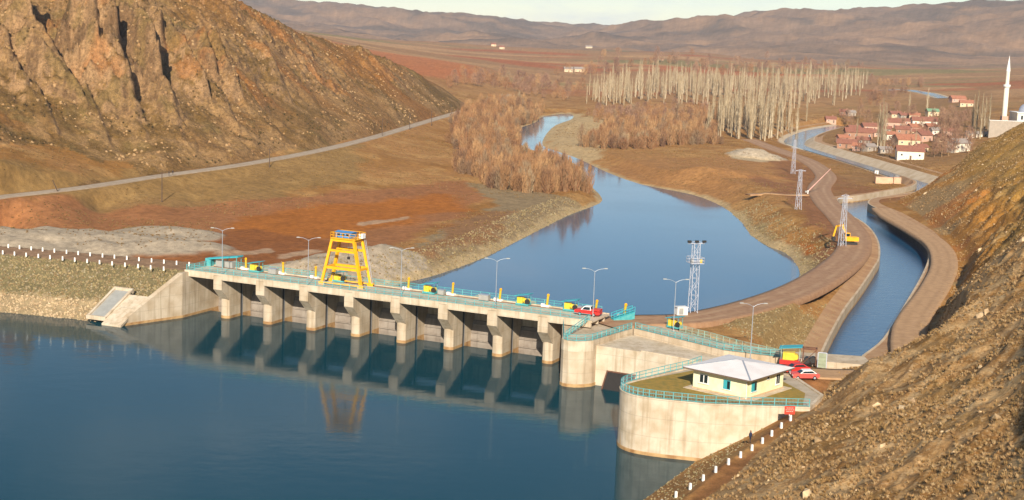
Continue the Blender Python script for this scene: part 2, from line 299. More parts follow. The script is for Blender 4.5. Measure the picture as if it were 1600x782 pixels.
_rh += [np.array([x, y, z]) for x, y, z in [(15, 180, -3), (30, 208, -3), (40, 240, -6), (54, 266, -6), (78, 330, -8), (92, 380, -8), (104, 440, -8), (118, 520, -8), (140, 600, -8), (3, 150, -3), (72, 285, 3.6), (84, 305, 4)]]
_rh += [P(a, b, 4.3) for a, b in [(1484, 470), (1496, 410), (1474, 366), (1434, 332), (1410, 312)]]
_rh += [Dp(a, b, Y) for a, b, Y in [(1300, 640, 203), (1400, 548, 222), (1500, 472, 240), (1600, 380, 256), (1700, 310, 262), (1350, 578, 213), (1400, 650, 184), (1500, 650, 169), (1600, 650, 156), (1400, 782, 142), (1600, 782, 126), (1250, 782, 156), (1150, 782, 165), (1500, 550, 207), (1600, 500, 206), (1400, 600, 205), (1600, 440, 232), (1700, 600, 150), (1800, 782, 105),
    (1600, 362, 325), (1540, 400, 345), (1700, 300, 340), (1540, 375, 395), (1600, 300, 420), (1500, 330, 455), (1450, 305, 505), (1470, 276, 545), (1530, 229, 560), (1600, 192, 580), (1700, 150, 600), (1560, 270, 480), (1600, 240, 500)]]
_rh += [np.array([x, y, z]) for x, y, z in [(170, 600, -6), (190, 650, -4), (215, 720, 0), (300, 760, 12), (400, 800, 25)]]
rhill_f = RBF(_rh)

def plane_dir(x, y, ang, sx, sy):
    c, s = math.cos(ang), math.sin(ang); return (x * c + y * s) / sx, (-x * s + y * c) / sy
# crags on the left hill: (photo pixel of the upper and lower end, distance, width, height); they stand proud and shade their right flank
CRAGS = [((196, 38), (236, 112), 590, 10, 22), ((166, 92), (204, 152), 560, 10, 22), ((270, 60), (318, 140), 600, 7, 11), ((44, 70), (112, 142), 545, 7, 11), ((0, 10), (40, 60), 580, 5, 6), ((104, 0), (130, 50), 610, 5, 6), ((258, 140), (285, 160), 560, 6, 5), ((388, 140), (440, 172), 600, 5, 5), ((205, 178), (228, 192), 530, 5, 5), ((0, 60), (38, 130), 535, 5, 4), ((600, 160), (622, 192), 760, 6, 6), ((318, 60), (336, 100), 620, 5, 5), ((490, 160), (515, 186), 665, 4, 4), ((268, 170), (285, 198), 545, 5, 5), ((20, 20), (44, 66), 575, 6, 9), ((130, 60), (150, 108), 570, 6, 8), ((232, 20), (252, 70), 620, 6, 8), ((340, 70), (372, 128), 620, 6, 7), ((60, 150), (90, 190), 505, 5, 6), ((140, 160), (168, 205), 520, 5, 6), ((420, 90), (452, 130), 660, 5, 6), ((350, 150), (372, 178), 580, 5, 5)]
ROAD_AZ = np.arctan2(road_left[:, 0], road_left[:, 1]); ROAD_R = np.hypot(road_left[:, 0], road_left[:, 1])
def heights(x, y):
    r = np.hypot(x, y); v = valley_f(x, y)
    v = v + (fbm(x / 30, y / 30, 4, 3) - 0.5) * 1.1 * sstep(300, 420, r) + (fbm(x / 160, y / 160, 4, 5) - 0.5) * 12 * sstep(1200, 2600, r)
    mt = sstep(2600, 4300, r)                      # far ranges: spurs and gullies
    px_, py_ = plane_dir(x, y, 0.35, 1, 1)
    if r.max() > 2600: v = v + mt * ((fbm(px_ / 420, py_ / 800, 5, 21, 0.5, True) - 0.78) * 95 + (fbm(x / 160, y / 160, 4, 9, 0.5, True) - .6) * 18)
    dz, dl = seg_dist(x, y, road_left, False, 30); rz = np.interp(dl, np.concatenate([[0], np.cumsum(np.hypot(*np.diff(road_left[:, :2], axis=0).T))]), road_left[:, 2])
    # stockpiles and spoil heaps
    for cx, cy, rx, ry, ang, hh, sd in HEAPS:
        if not _near(x, y, np.array([[cx, cy]]), 60): continue
        a, b = plane_dir(x - cx, y - cy, ang, rx, ry); q = np.sqrt(a * a + b * b) + (fbm(x / 7, y / 7, 3, sd) - 0.5) * 0.35
        v = v + hh * np.clip(1.25 * (1 - q), 0, 1) ** 0.9
    lh = lhill_f(x, y) if r.min() < 1500 and r.max() > 330 else np.full(x.shape, -60.0)
    a, b = plane_dir(x, y, -0.75, 1, 1)
    lh = np.minimum(lh - 1.6 * np.maximum(np.interp(np.arctan2(x, y), ROAD_AZ, ROAD_R) + 2.5 - r, 0), 170.0)     # the hill stops at the road
    rough = .25 * sstep(6, 16, lh) + .75 * sstep(18, 40, lh)
    if rough.any(): rock = (fbm(a / 34, b / 13, 5, 31, 0.55, True) - 0.55) * 9.5 + (fbm(a / 9, b / 4.5, 4, 33, 0.6, True) - 0.55) * 6.5 + (fbm(x / 3.4, y / 3.4, 4, 35, .65) - 0.5) * 3.0 + (fbm(a / 6, b / 2.2, 4, 36, .62, True) - .6) * 4.2
    if rough.any(): rock = rock * (0.25 + 0.75 * sstep(1000, 500, r + (fbm(x / 60, y / 60, 3, 37) - .5) * 400)) * (0.55 + 0.75 * sstep(.42, .62, fbm(x / 70, y / 70, 3, 39)))
    if rough.any(): lh = lh + rough * rock
    for (p0, p1, Y, w, hgt) in CRAGS:
        q0, q1 = Dp(*p0, Y + 12)[:2], Dp(*p1, Y - 14)[:2]
        if not _near(x, y, np.array([q0, q1]), 40): continue
        d, al = seg_dist(x, y, np.array([q0, q1]), False, 40); n = q1 - q0; L = np.hypot(*n); n = n / L
        sgn = (x - q0[0]) * n[1] - (y - q0[1]) * n[0]           # + = camera-left side
        dd = np.where(sgn > 0, d * 0.5, d * 4.0) + (fbm(x / 5, y / 5, 4, 43) - 0.5) * w * 0.8
        lh = lh + hgt * np.clip(1.15 * (1 - dd / w), 0, 1) * rough
    h = smax(v, lh, 2.0); isl = lh > v
    h = np.where(dz < 9, h + (rz - 0.15 - h) * (1 - sstep(3.2, 9, dz)), h)
    rh = rhill_f(x, y) if r.min() < 900 else np.full(x.shape, -60.0); a, b = plane_dir(x, y, 0.9, 1, 1); rr = sstep(7, 13, rh)
    if rr.any(): rh = rh + rr * ((fbm(a / 16, b / 6, 5, 51, 0.5, True) - 0.58) * 1.9 + (fbm(x / 3.2, y / 3.2, 4, 53, .6) - 0.5) * .7 + (fbm(a / 5, b / 2, 3, 57, .55, True) - .6) * .45)
    cut = sstep(290, 330, y) * (1 - sstep(420, 500, y)) * sstep(5, 12, rh)
    if cut.any(): rh = rh + cut * (fbm(x / 7, y / 7, 4, 55, .55, True) - .5) * 6
    h2 = smax(h, rh, 1.2); isr = rh > h; h = h2
    for tr, w in ((track_mid, 5.0), (track_canal, 4.0)):
        d, al = seg_dist(x, y, tr, False, 25); tz = np.interp(al, np.concatenate([[0], np.cumsum(np.hypot(*np.diff(tr[:, :2], axis=0).T))]), tr[:, 2])
        h = np.where(d < w + 5, h + (tz - 0.12 - h) * (1 - sstep(w + .2, w + 4.5, d)), h)
    # water bodies
    s = sdf(x, y, pond, 60); bank = np.where(s > 0, POND_Z + 0.52 * s + 0.25 * (fbm(x / 5, y / 5, 3, 61) - .5) * np.clip(s, 0, 4), POND_Z + np.maximum(s * 0.5, -2.5))
    flat = sstep(480, 640, r); bank = bank * (1 - flat) + flat * np.where(s > 0, POND_Z + 0.16 * np.minimum(s, 9) + .55 * np.maximum(s - 9, 0), POND_Z + np.maximum(s * 0.3, -2))
    h = np.where(s < 40, np.minimum(h, bank), h)
    ir = inside(x, y, reservoir); ds, _ = seg_dist(x, y, shore, False, 60)
    h = np.where(ir, np.minimum(h, -0.55 * np.minimum(ds, 14) - 0.2), np.where((ds < 16) & (y < 210), np.minimum(h, 0.62 * ds - 0.1), h))
    ic = sdf(x, y, canal, 30)
    if ic.min() < 30:
        dl_, _ = seg_dist(x, y, canal_left, False, 60); dr_, _ = seg_dist(x, y, canal_right, False, 60); th = np.where(y > 605, np.where(dl_ < dr_, 3.6, 5.6), 1.0); bs = np.where(y > 605, np.where(dl_ < dr_, .45, 2.75), 2.5)
        lim_ = np.where(ic < th, -5.0, bs + (ic - th) * .3 + np.maximum(ic - th - 6, 0)); h = np.where((ic < 26) & (y > 241), np.minimum(h, lim_), h)
    dc, al = seg_dist(x, y, crest, False, 80); dam = 8.6 - np.maximum(dc - 4.6, 0) * 0.5 + (fbm(x / 2.2, y / 2.2, 3, 71) - .5) * 0.25 * (dc > 4.6)
    dam = np.where(dc < 60, dam, -50); lim = (x - WL(-6.6, 0)[0]) * -BD[0] + (y - WL(-6.6, 0)[1]) * -BD[1]      # the bank ends at the wing wall
    dw = (x - W0[0]) * DD[0] + (y - W0[1]) * DD[1]; dam = np.where(lim > np.maximum(-4.4 - dw, 0) * 0.322 + .1, dam, -50)
    h = np.maximum(h, dam)
    for poly, z in MASSES: h = np.where(inside(x, y, poly), np.minimum(h, z), h)
    return h, isl, isr
def heap(px, py, z, rx, ry, ang, hh, sd): p = P(px, py, z); return (p[0], p[1], rx, ry, ang, hh, sd)
HEAPS = [heap(150, 377, 2, 42, 15, -0.22, 3.4, 81), heap(262, 366, 2, 18, 13, -0.3, 2.6, 82), heap(20, 381, 2, 38, 12, -0.3, 2.4, 86), heap(560, 412, 2, 17, 10, -0.15, 4.6, 83), heap(615, 408, 2, 13, 16, 0.1, 5.0, 84), heap(490, 420, 2, 13, 8, -0.2, 3.0, 90), heap(1180, 240, 4, 17, 9, 0, 4.2, 85), heap(1090, 272, 3.5, 40, 14, 0.2, 3.0, 87), heap(1235, 362, 6, 12, 16, .3, 1.5, 88), heap(1000, 492, 8, 9, 5, 0.3, 2.0, 89)]
MASSES = [([[8, 262], [9, 247], [17, 247], [31, 239], [45, 228], [50, 239], [47, 244], [24, 263]], -3.0), ([[19, 218], [17, 212], [21, 207], [27, 206], [40, 206], [41, 214], [30, 226]], -3.0)]

# ------------------------------------------------------------------ terrain sheet: azimuth x distance grid, split into named pieces
az = np.concatenate([np.linspace(-0.80, -0.405, 46)[:-1], np.linspace(-0.405, 0.405, 861), np.linspace(0.405, 0.80, 46)[1:]])
lr = [math.log(95)]
while lr[-1] < math.log(9200):
    r_ = math.exp(lr[-1]); lr.append(lr[-1] + (0.006 if r_ < 150 else 0.0026 if r_ < 900 else 0.0026 + 0.0084 * min(1, (r_ - 900) / 700)))
lr = np.array(lr); NA, NR = len(az), len(lr)
GA, GR = np.meshgrid(az, np.exp(lr)); GX, GY = GR * np.sin(GA), GR * np.cos(GA)
GH = np.empty(GX.shape); G_L = np.empty(GX.shape, bool); G_R = np.empty(GX.shape, bool)
BLK = [(slice(i, min(i + 40, NR)), slice(j, min(j + 120, NA))) for i in range(0, NR, 40) for j in range(0, NA, 120)]
for s_ in BLK: GH[s_], G_L[s_], G_R[s_] = heights(GX[s_], GY[s_])
def ground(x, y):                            # height of the finished sheet
    x = np.asarray(x, float); y = np.asarray(y, float); a = np.arctan2(x, y); l = np.log(np.hypot(x, y))
    i = np.clip(np.searchsorted(az, a) - 1, 0, NA - 2); j = np.clip(np.searchsorted(lr, l) - 1, 0, NR - 2)
    fa = np.clip((a - az[i]) / (az[i + 1] - az[i]), 0, 1); fr = np.clip((l - lr[j]) / (lr[j + 1] - lr[j]), 0, 1)
    return (GH[j, i] * (1 - fa) + GH[j, i + 1] * fa) * (1 - fr) + (GH[j + 1, i] * (1 - fa) + GH[j + 1, i + 1] * fa) * fr
def hit(px, py, rmin=150.0):                 # first point of the ground seen at that pixel
    d = ray(px, py); t = np.exp(np.linspace(math.log(rmin), math.log(9000), 6000)) / math.hypot(d[0], d[1]); q = CAM + d * t[:, None]
    below = np.nonzero(ground(q[:, 0], q[:, 1]) > q[:, 2])[0]; k = below[0] if len(below) else len(t) - 1
    return np.array([q[k, 0], q[k, 1], float(ground(q[k, 0], q[k, 1]))])
def on(px, py, z0=4.0):                      # ground point seen at that pixel, near level z0
    p = P(px, py, z0)
    z = z0
    for _ in range(10): z = .5 * z + .5 * max(float(ground(p[0], p[1])), .4); p = P(px, py, z)
    return np.array([p[0], p[1], float(ground(p[0], p[1]))])

# zone colours (surface colours of the soils and rocks, far ground paled for haze)
def C3(h): return np.array(S(h))
def paint(colr, mask, c): return colr + (np.asarray(c) - colr) * mask[..., None]
def colours(GX, GY, GH, GR, G_L, G_R, slope):
    n_big = fbm(GX / 45, GY / 45, 4, 101); n_mid = fbm(GX / 9, GY / 9, 4, 103); n_sm = fbm(GX / 2.4, GY / 2.4, 3, 105)
    base = np.ones(GH.shape + (3,)) * C3('A2774A')
    base = paint(base, sstep(.45, .65, n_big), C3('946A3C')); base = paint(base, sstep(.5, .7, n_mid) * .6, C3('AE8858'))
    far = sstep(1000, 1700, GR)
    fld = fbm(GX / 240, GY / 90, 3, 111); base = paint(base, far, C3('94704E')); base = paint(base, far * sstep(.5, .56, fld), C3('A8825C')); base = paint(base, far * sstep(.6, .66, fbm(GX / 300, GY / 120, 3, 113)) * .8, C3('7C7048')); base = paint(base, far * sstep(.62, .68, fbm(GX / 260, GY / 130, 3, 117)) * .7, C3('9C5634'))
    mtn = sstep(2700, 3300, GR); base = paint(base, mtn, C3('806650')); base = paint(base, mtn * sstep(.45, .6, fbm(GX / 260, GY / 260, 5, 119)) * .8, C3('665444')); base = paint(base, mtn * sstep(.5, .62, fbm(GX / 130, GY / 130, 4, 123)) * .5, C3('9E7A5A'))
    def zone(px_pts, z, soft, c, amt=1.0, seed=0, nz=1.3):
            nonlocal base
            poly = PP(px_pts, z) if z is not None else np.array([Dp(*q)[:2] for q in px_pts])
            if not _near(GX, GY, poly, soft * 3): return
            s = sdf(GX, GY, poly) + (fbm(GX / (soft * 2.2), GY / (soft * 2.2), 4, 130 + seed) - .5) * soft * 2 * nz
            base = paint(base, (1 - sstep(-soft * .4, soft * .4, s)) * amt, C3(c))
    zone([(470, 48, 1500), (600, 84, 1600), (700, 97, 1600), (770, 107, 1450), (700, 120, 1250), (600, 108, 1250), (440, 60, 1300)], None, 40, 'AC6840', .75, 1)
    zone([(-100, 350), (300, 318), (560, 300), (730, 280), (760, 300), (720, 335), (640, 375), (560, 400), (300, 425), (-100, 420)], 2, 7, '986844', 1, 2)
    zone([(350, 350), (480, 325), (690, 305), (730, 325), (600, 350), (500, 378), (380, 378)], 2, 9, 'A2642F', .9, 3)
    zone([(150, 395), (400, 355), (560, 385), (520, 412), (280, 415)], 2, 6, '885632', .9, 4)
    zone([(730, 285), (860, 300), (935, 315), (700, 420), (620, 440), (640, 390), (720, 345), (780, 320)], 1.5, 4, '8F7A5C', 1, 5)
    zone([(700, 345), (760, 325), (820, 330), (720, 385), (650, 400)], 1.5, 6, '8C5C38', .6, 21)
    zone([(900, 250), (1000, 245), (1200, 245), (1230, 280), (1150, 300), (1000, 280)], 3, 9, 'A0744A', .85, 6)
    zone([(1180, 340), (1230, 345), (1280, 370), (1270, 390), (1200, 365)], 6, 4, 'A8622E', .95, 7)
    zone([(1120, 300), (1180, 345), (1200, 370), (1240, 400), (1252, 450), (1290, 440), (1320, 400), (1280, 375), (1200, 335), (1160, 305)], 5, 4, '93805C', .85, 8)
    zone([(850, 240), (846, 185), (900, 175), (950, 190), (940, 245), (900, 250)], 0, 10, 'B59A72', 1, 9)
    zone([(1240, 280), (1320, 330), (1350, 370), (1310, 410), (1180, 480), (1000, 500), (960, 500), (1060, 488), (1240, 440), (1290, 380), (1240, 320), (1180, 270)], 5, 6, '8A5F42', .9, 10)
    zone([(1200, 225), (1300, 262), (1420, 300), (1310, 330), (1230, 290)], 4, 8, '8B6040', .9, 11)
    zone([(1120, 500), (1200, 480), (1270, 470), (1290, 480), (1270, 545), (1180, 540)], 7, 3, '9C8056', 1, 12)
    zone([(1150, 232), (1185, 228), (1225, 243), (1180, 247), (1140, 244)], 4, 4, 'B6A080', 1, 13)
    zone([(1240, 560), (1340, 590), (1260, 640), (1180, 720), (1120, 782), (1060, 782), (1180, 690), (1235, 650)], 7, 2.5, '8E6440', 1, 14)
    zone([(-150, 330), (150, 318), (400, 300), (560, 275), (560, 240), (250, 285), (-100, 325)], 5, 6, '8E7248', .75, 15)
    for zp in ([(268, 389), (345, 384), (352, 388), (275, 394)], [(330, 398), (420, 386), (430, 390), (340, 404)], [(440, 395), (500, 385), (505, 390), (445, 401)], [(560, 345), (640, 335), (645, 340), (565, 350)]): zone(zp, 2, 2.0, 'B09478', .8, 31)
    zone([(1290, 300), (1440, 270), (1560, 220), (1560, 150), (1350, 180), (1290, 200)], 5, 25, '8C6A46', .8, 16)
    for hp in HEAPS[:6] + [HEAPS[6]]:
        if not _near(GX, GY, np.array([[hp[0], hp[1]]]), 60): continue
        a, b = plane_dir(GX - hp[0], GY - hp[1], hp[4], hp[2], hp[3]); q = np.sqrt(a * a + b * b) + (fbm(GX / 7, GY / 7, 3, hp[6]) - 0.5) * 0.35
        base = paint(base, 1 - sstep(.86, 1.0, q), C3('A69680'))
    # left hill
    gl = G_L.astype(float)
    if gl.any():
        hc = np.ones_like(base) * C3('947048'); hc = paint(hc, sstep(.42, .62, n_big), C3('80623A')); hc = paint(hc, sstep(.40, .62, n_mid) * .75, C3('AA865C')); hc = paint(hc, sstep(.5, .8, n_sm) * .45, C3('6E5428'))
        rk = sstep(.75, 1.3, slope) * sstep(10, 22, GH); hc = paint(hc, rk, C3('A2805C')); hc = paint(hc, rk * sstep(.5, .65, n_mid), C3('7A5E42'))
        hc = paint(hc, sstep(.6, .68, fbm(GX / 26, GY / 16, 4, 141)) * sstep(15, 30, GH) * .4, C3('AC6C38')); hc = paint(hc, sstep(.62, .7, fbm(GX / 13, GY / 13, 4, 147)) * .7, C3('80683F'))
        hc = paint(hc, sstep(600, 800, GR) * sstep(.4, .6, fbm(GX / 60, GY / 60, 3, 151)) * .6, C3('A06A38'))
        base = base * (1 - gl[..., None]) + hc * (.86 * gl[..., None])
    # right hill
    gr = G_R.astype(float)
    if gr.any():
        rc = np.ones_like(base) * C3('92704A'); rc = paint(rc, sstep(.4, .6, n_mid), C3('805E38')); rc = paint(rc, sstep(.48, .7, n_sm) * .6, C3('AC8A60')); rc = paint(rc, sstep(.55, .7, n_big) * .6, C3('7A6A38'))
        rc = paint(rc, sstep(.52, .64, fbm(GX / 5.0, GY / 2.6, 4, 161)) * .45, C3('B89C74')); a_, b_ = plane_dir(GX, GY, 0.98, 9.0, 0.9); rc = paint(rc, sstep(.54, .66, fbm(a_, b_, 4, 167)) * .3, C3('BCA27C')); rc = paint(rc, sstep(.9, 1.5, slope) * .6, C3('A88C68')); rc = paint(rc, sstep(.56, .66, fbm(GX / 7, GY / 7, 4, 163)) * .6, C3('7E5E34'))
        cutm = sstep(285, 320, GY); rc = paint(rc, cutm, C3('A07038')); rc = paint(rc, cutm * sstep(.45, .6, fbm(GX / 14, GY / 14, 4, 171)) * .6, C3('8A7C60')); rc = paint(rc, cutm * sstep(.55, .66, fbm(GX / 18, GY / 18, 3, 173)) * .7, C3('A06434'))
        gre = cutm * sstep(12, 20, GH); rc = paint(rc, gre * .8, C3('8E6E3A'))
        base = base * (1 - gr[..., None]) + rc * gr[..., None]
    dc_, _ = seg_dist(GX, GY, crest, False, 40); damz = (dc_ < 26) & (GX < WL(-5, 0)[0]) & (GH > -3) & (GY < 420)
    riv = damz & (dc_ > 4.6); base[riv] = C3('766A4C'); base = paint(base, (riv & (GH < 2.6 + n_sm)).astype(float), C3('9C8868')); base = paint(base, (damz & (dc_ <= 4.6)).astype(float), C3('93765C'))
    sp_ = sdf(GX, GY, pond, 30)
    base = paint(base, ((sp_ > -6) & (sp_ < 12)).astype(float) * (1 - sstep(1.2, 3.2, sp_ + (n_mid - .5) * 5)) * .85, C3('B49C76'))
    base = base * (0.70 + 0.42 * n_sm + .18 * n_mid)[..., None]; lum_ = base.mean(-1, keepdims=True); base = lum_ + (base - lum_) * 1.07; base = np.clip(base * (.97 + .1 * sstep(900, 2000, GR))[..., None], 0.01, 0.75)  # last factor lightens the distant ground's colour to suggest haze
    return base
SL = np.hypot(np.gradient(GH, axis=0) / np.gradient(GR, axis=0), np.gradient(GH, axis=1) / (np.gradient(GA, axis=1) * GR))
base = np.empty(GX.shape + (3,), np.float32)
for s_ in BLK: base[s_] = colours(GX[s_], GY[s_], GH[s_], GR[s_], G_L[s_], G_R[s_], SL[s_])
M_VAL = terrain_mat('valley_soil', 0.6, 4.0, 0.38, 0.5)
M_LH = terrain_mat('hill_rock_and_turf', 0.7, 2.8, 0.6, 0.8, S('B89C78'), 0.22, 1.3)
M_RH = terrain_mat('dry_slope', 2.0, 7.5, 0.5, 0.35, S('C4AC88'), 0.35, 2.6)
M_MT = terrain_mat('far_range', 0.012, 0.06, 0.30, 0.8)
q00 = (np.arange(NR - 1)[:, None] * NA + np.arange(NA - 1)[None]); quads = np.stack([q00, q00 + 1, q00 + NA + 1, q00 + NA], -1)
def qmax(a): return np.maximum.reduce([a[:-1, :-1], a[1:, :-1], a[:-1, 1:], a[1:, 1:]])
qz = qmax(GH); qr = GR[:-1, :-1]; deep = (qz < -3.2)
ql, qq = G_L[:-1, :-1], G_R[:-1, :-1]; qmt = (qr > 2950); qleft = GA[:-1, :-1] < Dp(940, 45, 5000)[0] / 5000
keep = ~deep
pieces = [('ground', keep & ~ql & ~qq & ~qmt, M_VAL, 'valley floor of bare brown and red soil with dry grass'), ('hillside', keep & ql & ~qq & ~qmt, M_LH, 'rocky brown hillside with crags above the gravel road'),
          ('hillside', keep & qq & ~qmt, M_RH, 'near dry slope of stones and straw grass above the canal'), ('mountain_range', keep & qmt & qleft, M_MT, 'far hazy mountain range on the left of the sky gap'), ('mountain_range', keep & qmt & ~qleft, M_MT, 'far hazy mountain range behind the village')]
allv = np.stack([GX, GY, GH], -1).reshape(-1, 3); allc = np.concatenate([base, np.ones(GH.shape + (1,))], -1).reshape(-1, 4).astype(np.float32)
for name, msk, m, lab in pieces:
    q = quads[msk]; used, inv = np.unique(q, return_inverse=True); me = np_mesh(name, allv[used], inv.reshape(-1, 4), None, True)
    ca = me.color_attributes.new('Col', 'FLOAT_COLOR', 'POINT'); ca.data.foreach_set('color', allc[used].ravel())
    tag(link(name, me, m), lab, None, None, 'structure')
# ------------------------------------------------------------------ water
def water_mat(name, deep, rough, bs, bd, sx, sy, ang, tint=0.5, ior=1.33):
    m = bpy.data.materials.new(name); m.use_nodes = True; N = m.node_tree.nodes; L = m.node_tree.links; b = N['Principled BSDF']
    b.inputs['Base Color'].default_value = (*deep, 1); b.inputs['Roughness'].default_value = rough; b.inputs['IOR'].default_value = ior; b.inputs['Specular IOR Level'].default_value = tint
    ge = N.new('ShaderNodeNewGeometry'); mp = N.new('ShaderNodeMapping'); mp.inputs['Rotation'].default_value = (0, 0, ang); mp.inputs['Scale'].default_value = (sx, sy, 1); L.new(ge.outputs['Position'], mp.inputs['Vector'])
    n = N.new('ShaderNodeTexNoise'); n.inputs['Scale'].default_value = 1.0; n.inputs['Detail'].default_value = 5; n.inputs['Roughness'].default_value = 0.6; L.new(mp.outputs[0], n.inputs['Vector'])
    n2 = N.new('ShaderNodeTexNoise'); n2.inputs['Scale'].default_value = .022; n2.inputs['Detail'].default_value = 3; L.new(ge.outputs['Position'], n2.inputs['Vector']); rr_ = N.new('ShaderNodeMapRange'); rr_.inputs[1].default_value = .38; rr_.inputs[2].default_value = .64; rr_.inputs[3].default_value = rough * .7; rr_.inputs[4].default_value = rough * 1.9; L.new(n2.outputs['Fac'], rr_.inputs[0]); L.new(rr_.outputs[0], b.inputs['Roughness'])
    bp = N.new('ShaderNodeBump'); bp.inputs['Strength'].default_value = bs; bp.inputs['Distance'].default_value = bd; L.new(n.outputs['Fac'], bp.inputs['Height']); L.new(bp.outputs[0], b.inputs['Normal'])
    return m
M_RES = water_mat('reservoir_water', (0.003, 0.044, 0.060), 0.06, 0.28, 0.10, 0.22, 0.32, 0.2, 0.5, 1.21)
M_POND = water_mat('river_water', (0.030, 0.095, 0.160), 0.06, 0.15, 0.08, 0.3, 0.35, 0.4)
M_CAN = water_mat('canal_water', (0.012, 0.070, 0.150), 0.06, 0.5, 0.16, 0.35, 1.1, -0.75)
def sheet(name, poly, z, m, lab):
    o = MB().add([(p[0], p[1], z) for p in poly], [tuple(range(len(poly)))]); me = o.mesh(name, False)
    bm = bmesh.new(); bm.from_mesh(me); bmesh.ops.triangulate(bm, faces=bm.faces)
    for f in bm.faces:
        if f.normal.z < 0: f.normal_flip()
    bm.to_mesh(me); bm.free()
    return tag(link(name, me, m), lab, None, None, 'structure')
sheet('reservoir_water', [(-700, 30), (120, 30), (60, 160), (45, 238), WL(92, 5)[:2], WL(-4, 5)[:2], (-120, 330), (-700, 520)], 0.0, M_RES, 'calm dark blue reservoir upstream of the weir')
_pd = np.array(pond); _c = _pd.mean(0)
def grow(poly, k):
    poly = np.asarray(poly); n = len(poly); A = sum(poly[i][0] * poly[(i + 1) % n][1] - poly[(i + 1) % n][0] * poly[i][1] for i in range(n)); sg = 1 if A > 0 else -1; out = []
    for i in range(n):
        t = poly[(i + 1) % n] - poly[i - 1]; t = t / (np.hypot(*t) + 1e-9); out.append(poly[i] + sg * k * np.array([t[1], -t[0]]))
    return np.array(out)
sheet('river_water', grow(pond, 1.2), POND_Z, M_POND, 'blue river pool below the weir narrowing upstream')
sheet('canal_water', grow(canal, 0.15), CANAL_Z, M_CAN, 'rippled blue water in the curving canal')
def strip(name, line, w, m, z=0.0, lab=None, lift=0.06, thick=0.5, fol=False, cross=9):
    line = np.asarray(line, float); n = len(line); t = np.gradient(line[:, :2], axis=0); t /= np.hypot(t[:, 0], t[:, 1])[:, None] + 1e-9; nr = np.stack([-t[:, 1], t[:, 0]], -1); v = []; f = []
    w = np.broadcast_to(np.asarray(w, float), (n,))
    for i in range(n):
        for s in np.linspace(-1, 1, cross):
            q = line[i, :2] + nr[i] * w[i] * s + nr[i] * 0.1 * (vnoise(np.array([i * .7]), np.array([s * 3.1]), 5)[0] - .5)
            zz = max(float(ground(q[0], q[1])), line[i, 2] - 0.3 if line.shape[1] > 2 else -9) + lift if fol else line[i, 2] + lift; v.append((q[0], q[1], zz))
        e0, e1 = v[-cross], v[-1]; v.append((e0[0], e0[1], e0[2] - thick)); v.append((e1[0], e1[1], e1[2] - thick))
    k = cross + 2
    for i in range(n - 1):
        a, b = i * k, (i + 1) * k
        for c in range(cross - 1): f.append((a + c, b + c, b + c + 1, a + c + 1))
        f.append((a + cross, b + cross, b, a)); f.append((a + cross - 1, b + cross - 1, b + cross + 1, a + cross + 1))
    me = MB().add(v, f).mesh(name, True, True); at_ = me.attributes.new('across', 'FLOAT', 'POINT'); at_.data.foreach_set('value', np.tile(np.concatenate([np.linspace(-1, 1, cross), [-1, 1]]), n).astype(np.float32)); o = link(name, me, m); 
    return tag(o, lab, None, None, 'structure')
M_GRAVEL = mat('road_gravel', S('A8947C'), 1.0, 0.12, 0.6, bump=0.4, bscale=3, second=S('8E7458'), amt=.7)
M_DIRT = mat('track_dirt', S('A27C5A'), 1.0, 0.12, 0.8, bump=0.4, bscale=2, second=S('7E5638'), amt=.6)
M_DIRT2 = mat('track_dirt_pale', S('B08A62'), 1.0, 0.12, 0.3, bump=0.4, bscale=2, second=S('946A46'), amt=.8)
def add_ruts(m, pale, amt):                  # wheel tracks run along the road
    N = m.node_tree.nodes; L = m.node_tree.links; b = N['Principled BSDF']; src = b.inputs['Base Color'].links[0].from_socket; a = N.new('ShaderNodeAttribute'); a.attribute_name = 'across'
    ab = N.new('ShaderNodeMath'); ab.operation = 'ABSOLUTE'; L.new(a.outputs['Fac'], ab.inputs[0]); su = N.new('ShaderNodeMath'); su.operation = 'SUBTRACT'; L.new(ab.outputs[0], su.inputs[0]); su.inputs[1].default_value = .36; a2 = N.new('ShaderNodeMath'); a2.operation = 'ABSOLUTE'; L.new(su.outputs[0], a2.inputs[0])
    ge = N.new('ShaderNodeNewGeometry'); n = N.new('ShaderNodeTexNoise'); n.inputs['Scale'].default_value = .12; n.inputs['Detail'].default_value = 4; L.new(ge.outputs['Position'], n.inputs['Vector'])
    r = N.new('ShaderNodeMapRange'); r.inputs[1].default_value = .03; r.inputs[2].default_value = .2; r.inputs[3].default_value = amt; r.inputs[4].default_value = 0; L.new(a2.outputs[0], r.inputs[0]); mu = N.new('ShaderNodeMath'); mu.operation = 'MULTIPLY'; L.new(r.outputs[0], mu.inputs[0]); r3 = N.new('ShaderNodeMapRange'); r3.inputs[1].default_value = .35; r3.inputs[2].default_value = .6; L.new(n.outputs['Fac'], r3.inputs[0]); L.new(r3.outputs[0], mu.inputs[1])
    mx = N.new('ShaderNodeMix'); mx.data_type = 'RGBA'; mx.inputs[7].default_value = (*pale, 1); L.new(mu.outputs[0], mx.inputs[0]); L.new(src, mx.inputs[6]); L.new(mx.outputs[2], b.inputs['Base Color'])
add_ruts(M_GRAVEL, S('BEAE98'), .7); add_ruts(M_DIRT, S('B89672'), .5)
M_DIRT3 = mat('canal_track_dirt', S('B48E66'), 1.0, 0.12, 0.8, bump=0.4, bscale=2, second=S('94704C'), amt=.6); add_ruts(M_DIRT3, S('94704C'), .5)
strip('gravel_road', road_left, 2.9, M_GRAVEL, lab='pale gravel road along the foot of the rocky hillside', lift=0.02, thick=1.6)
strip('dirt_track', track_mid, 4.6, M_DIRT, lab='wide brown dirt track between river pool and canal', lift=0.08, thick=1.2)
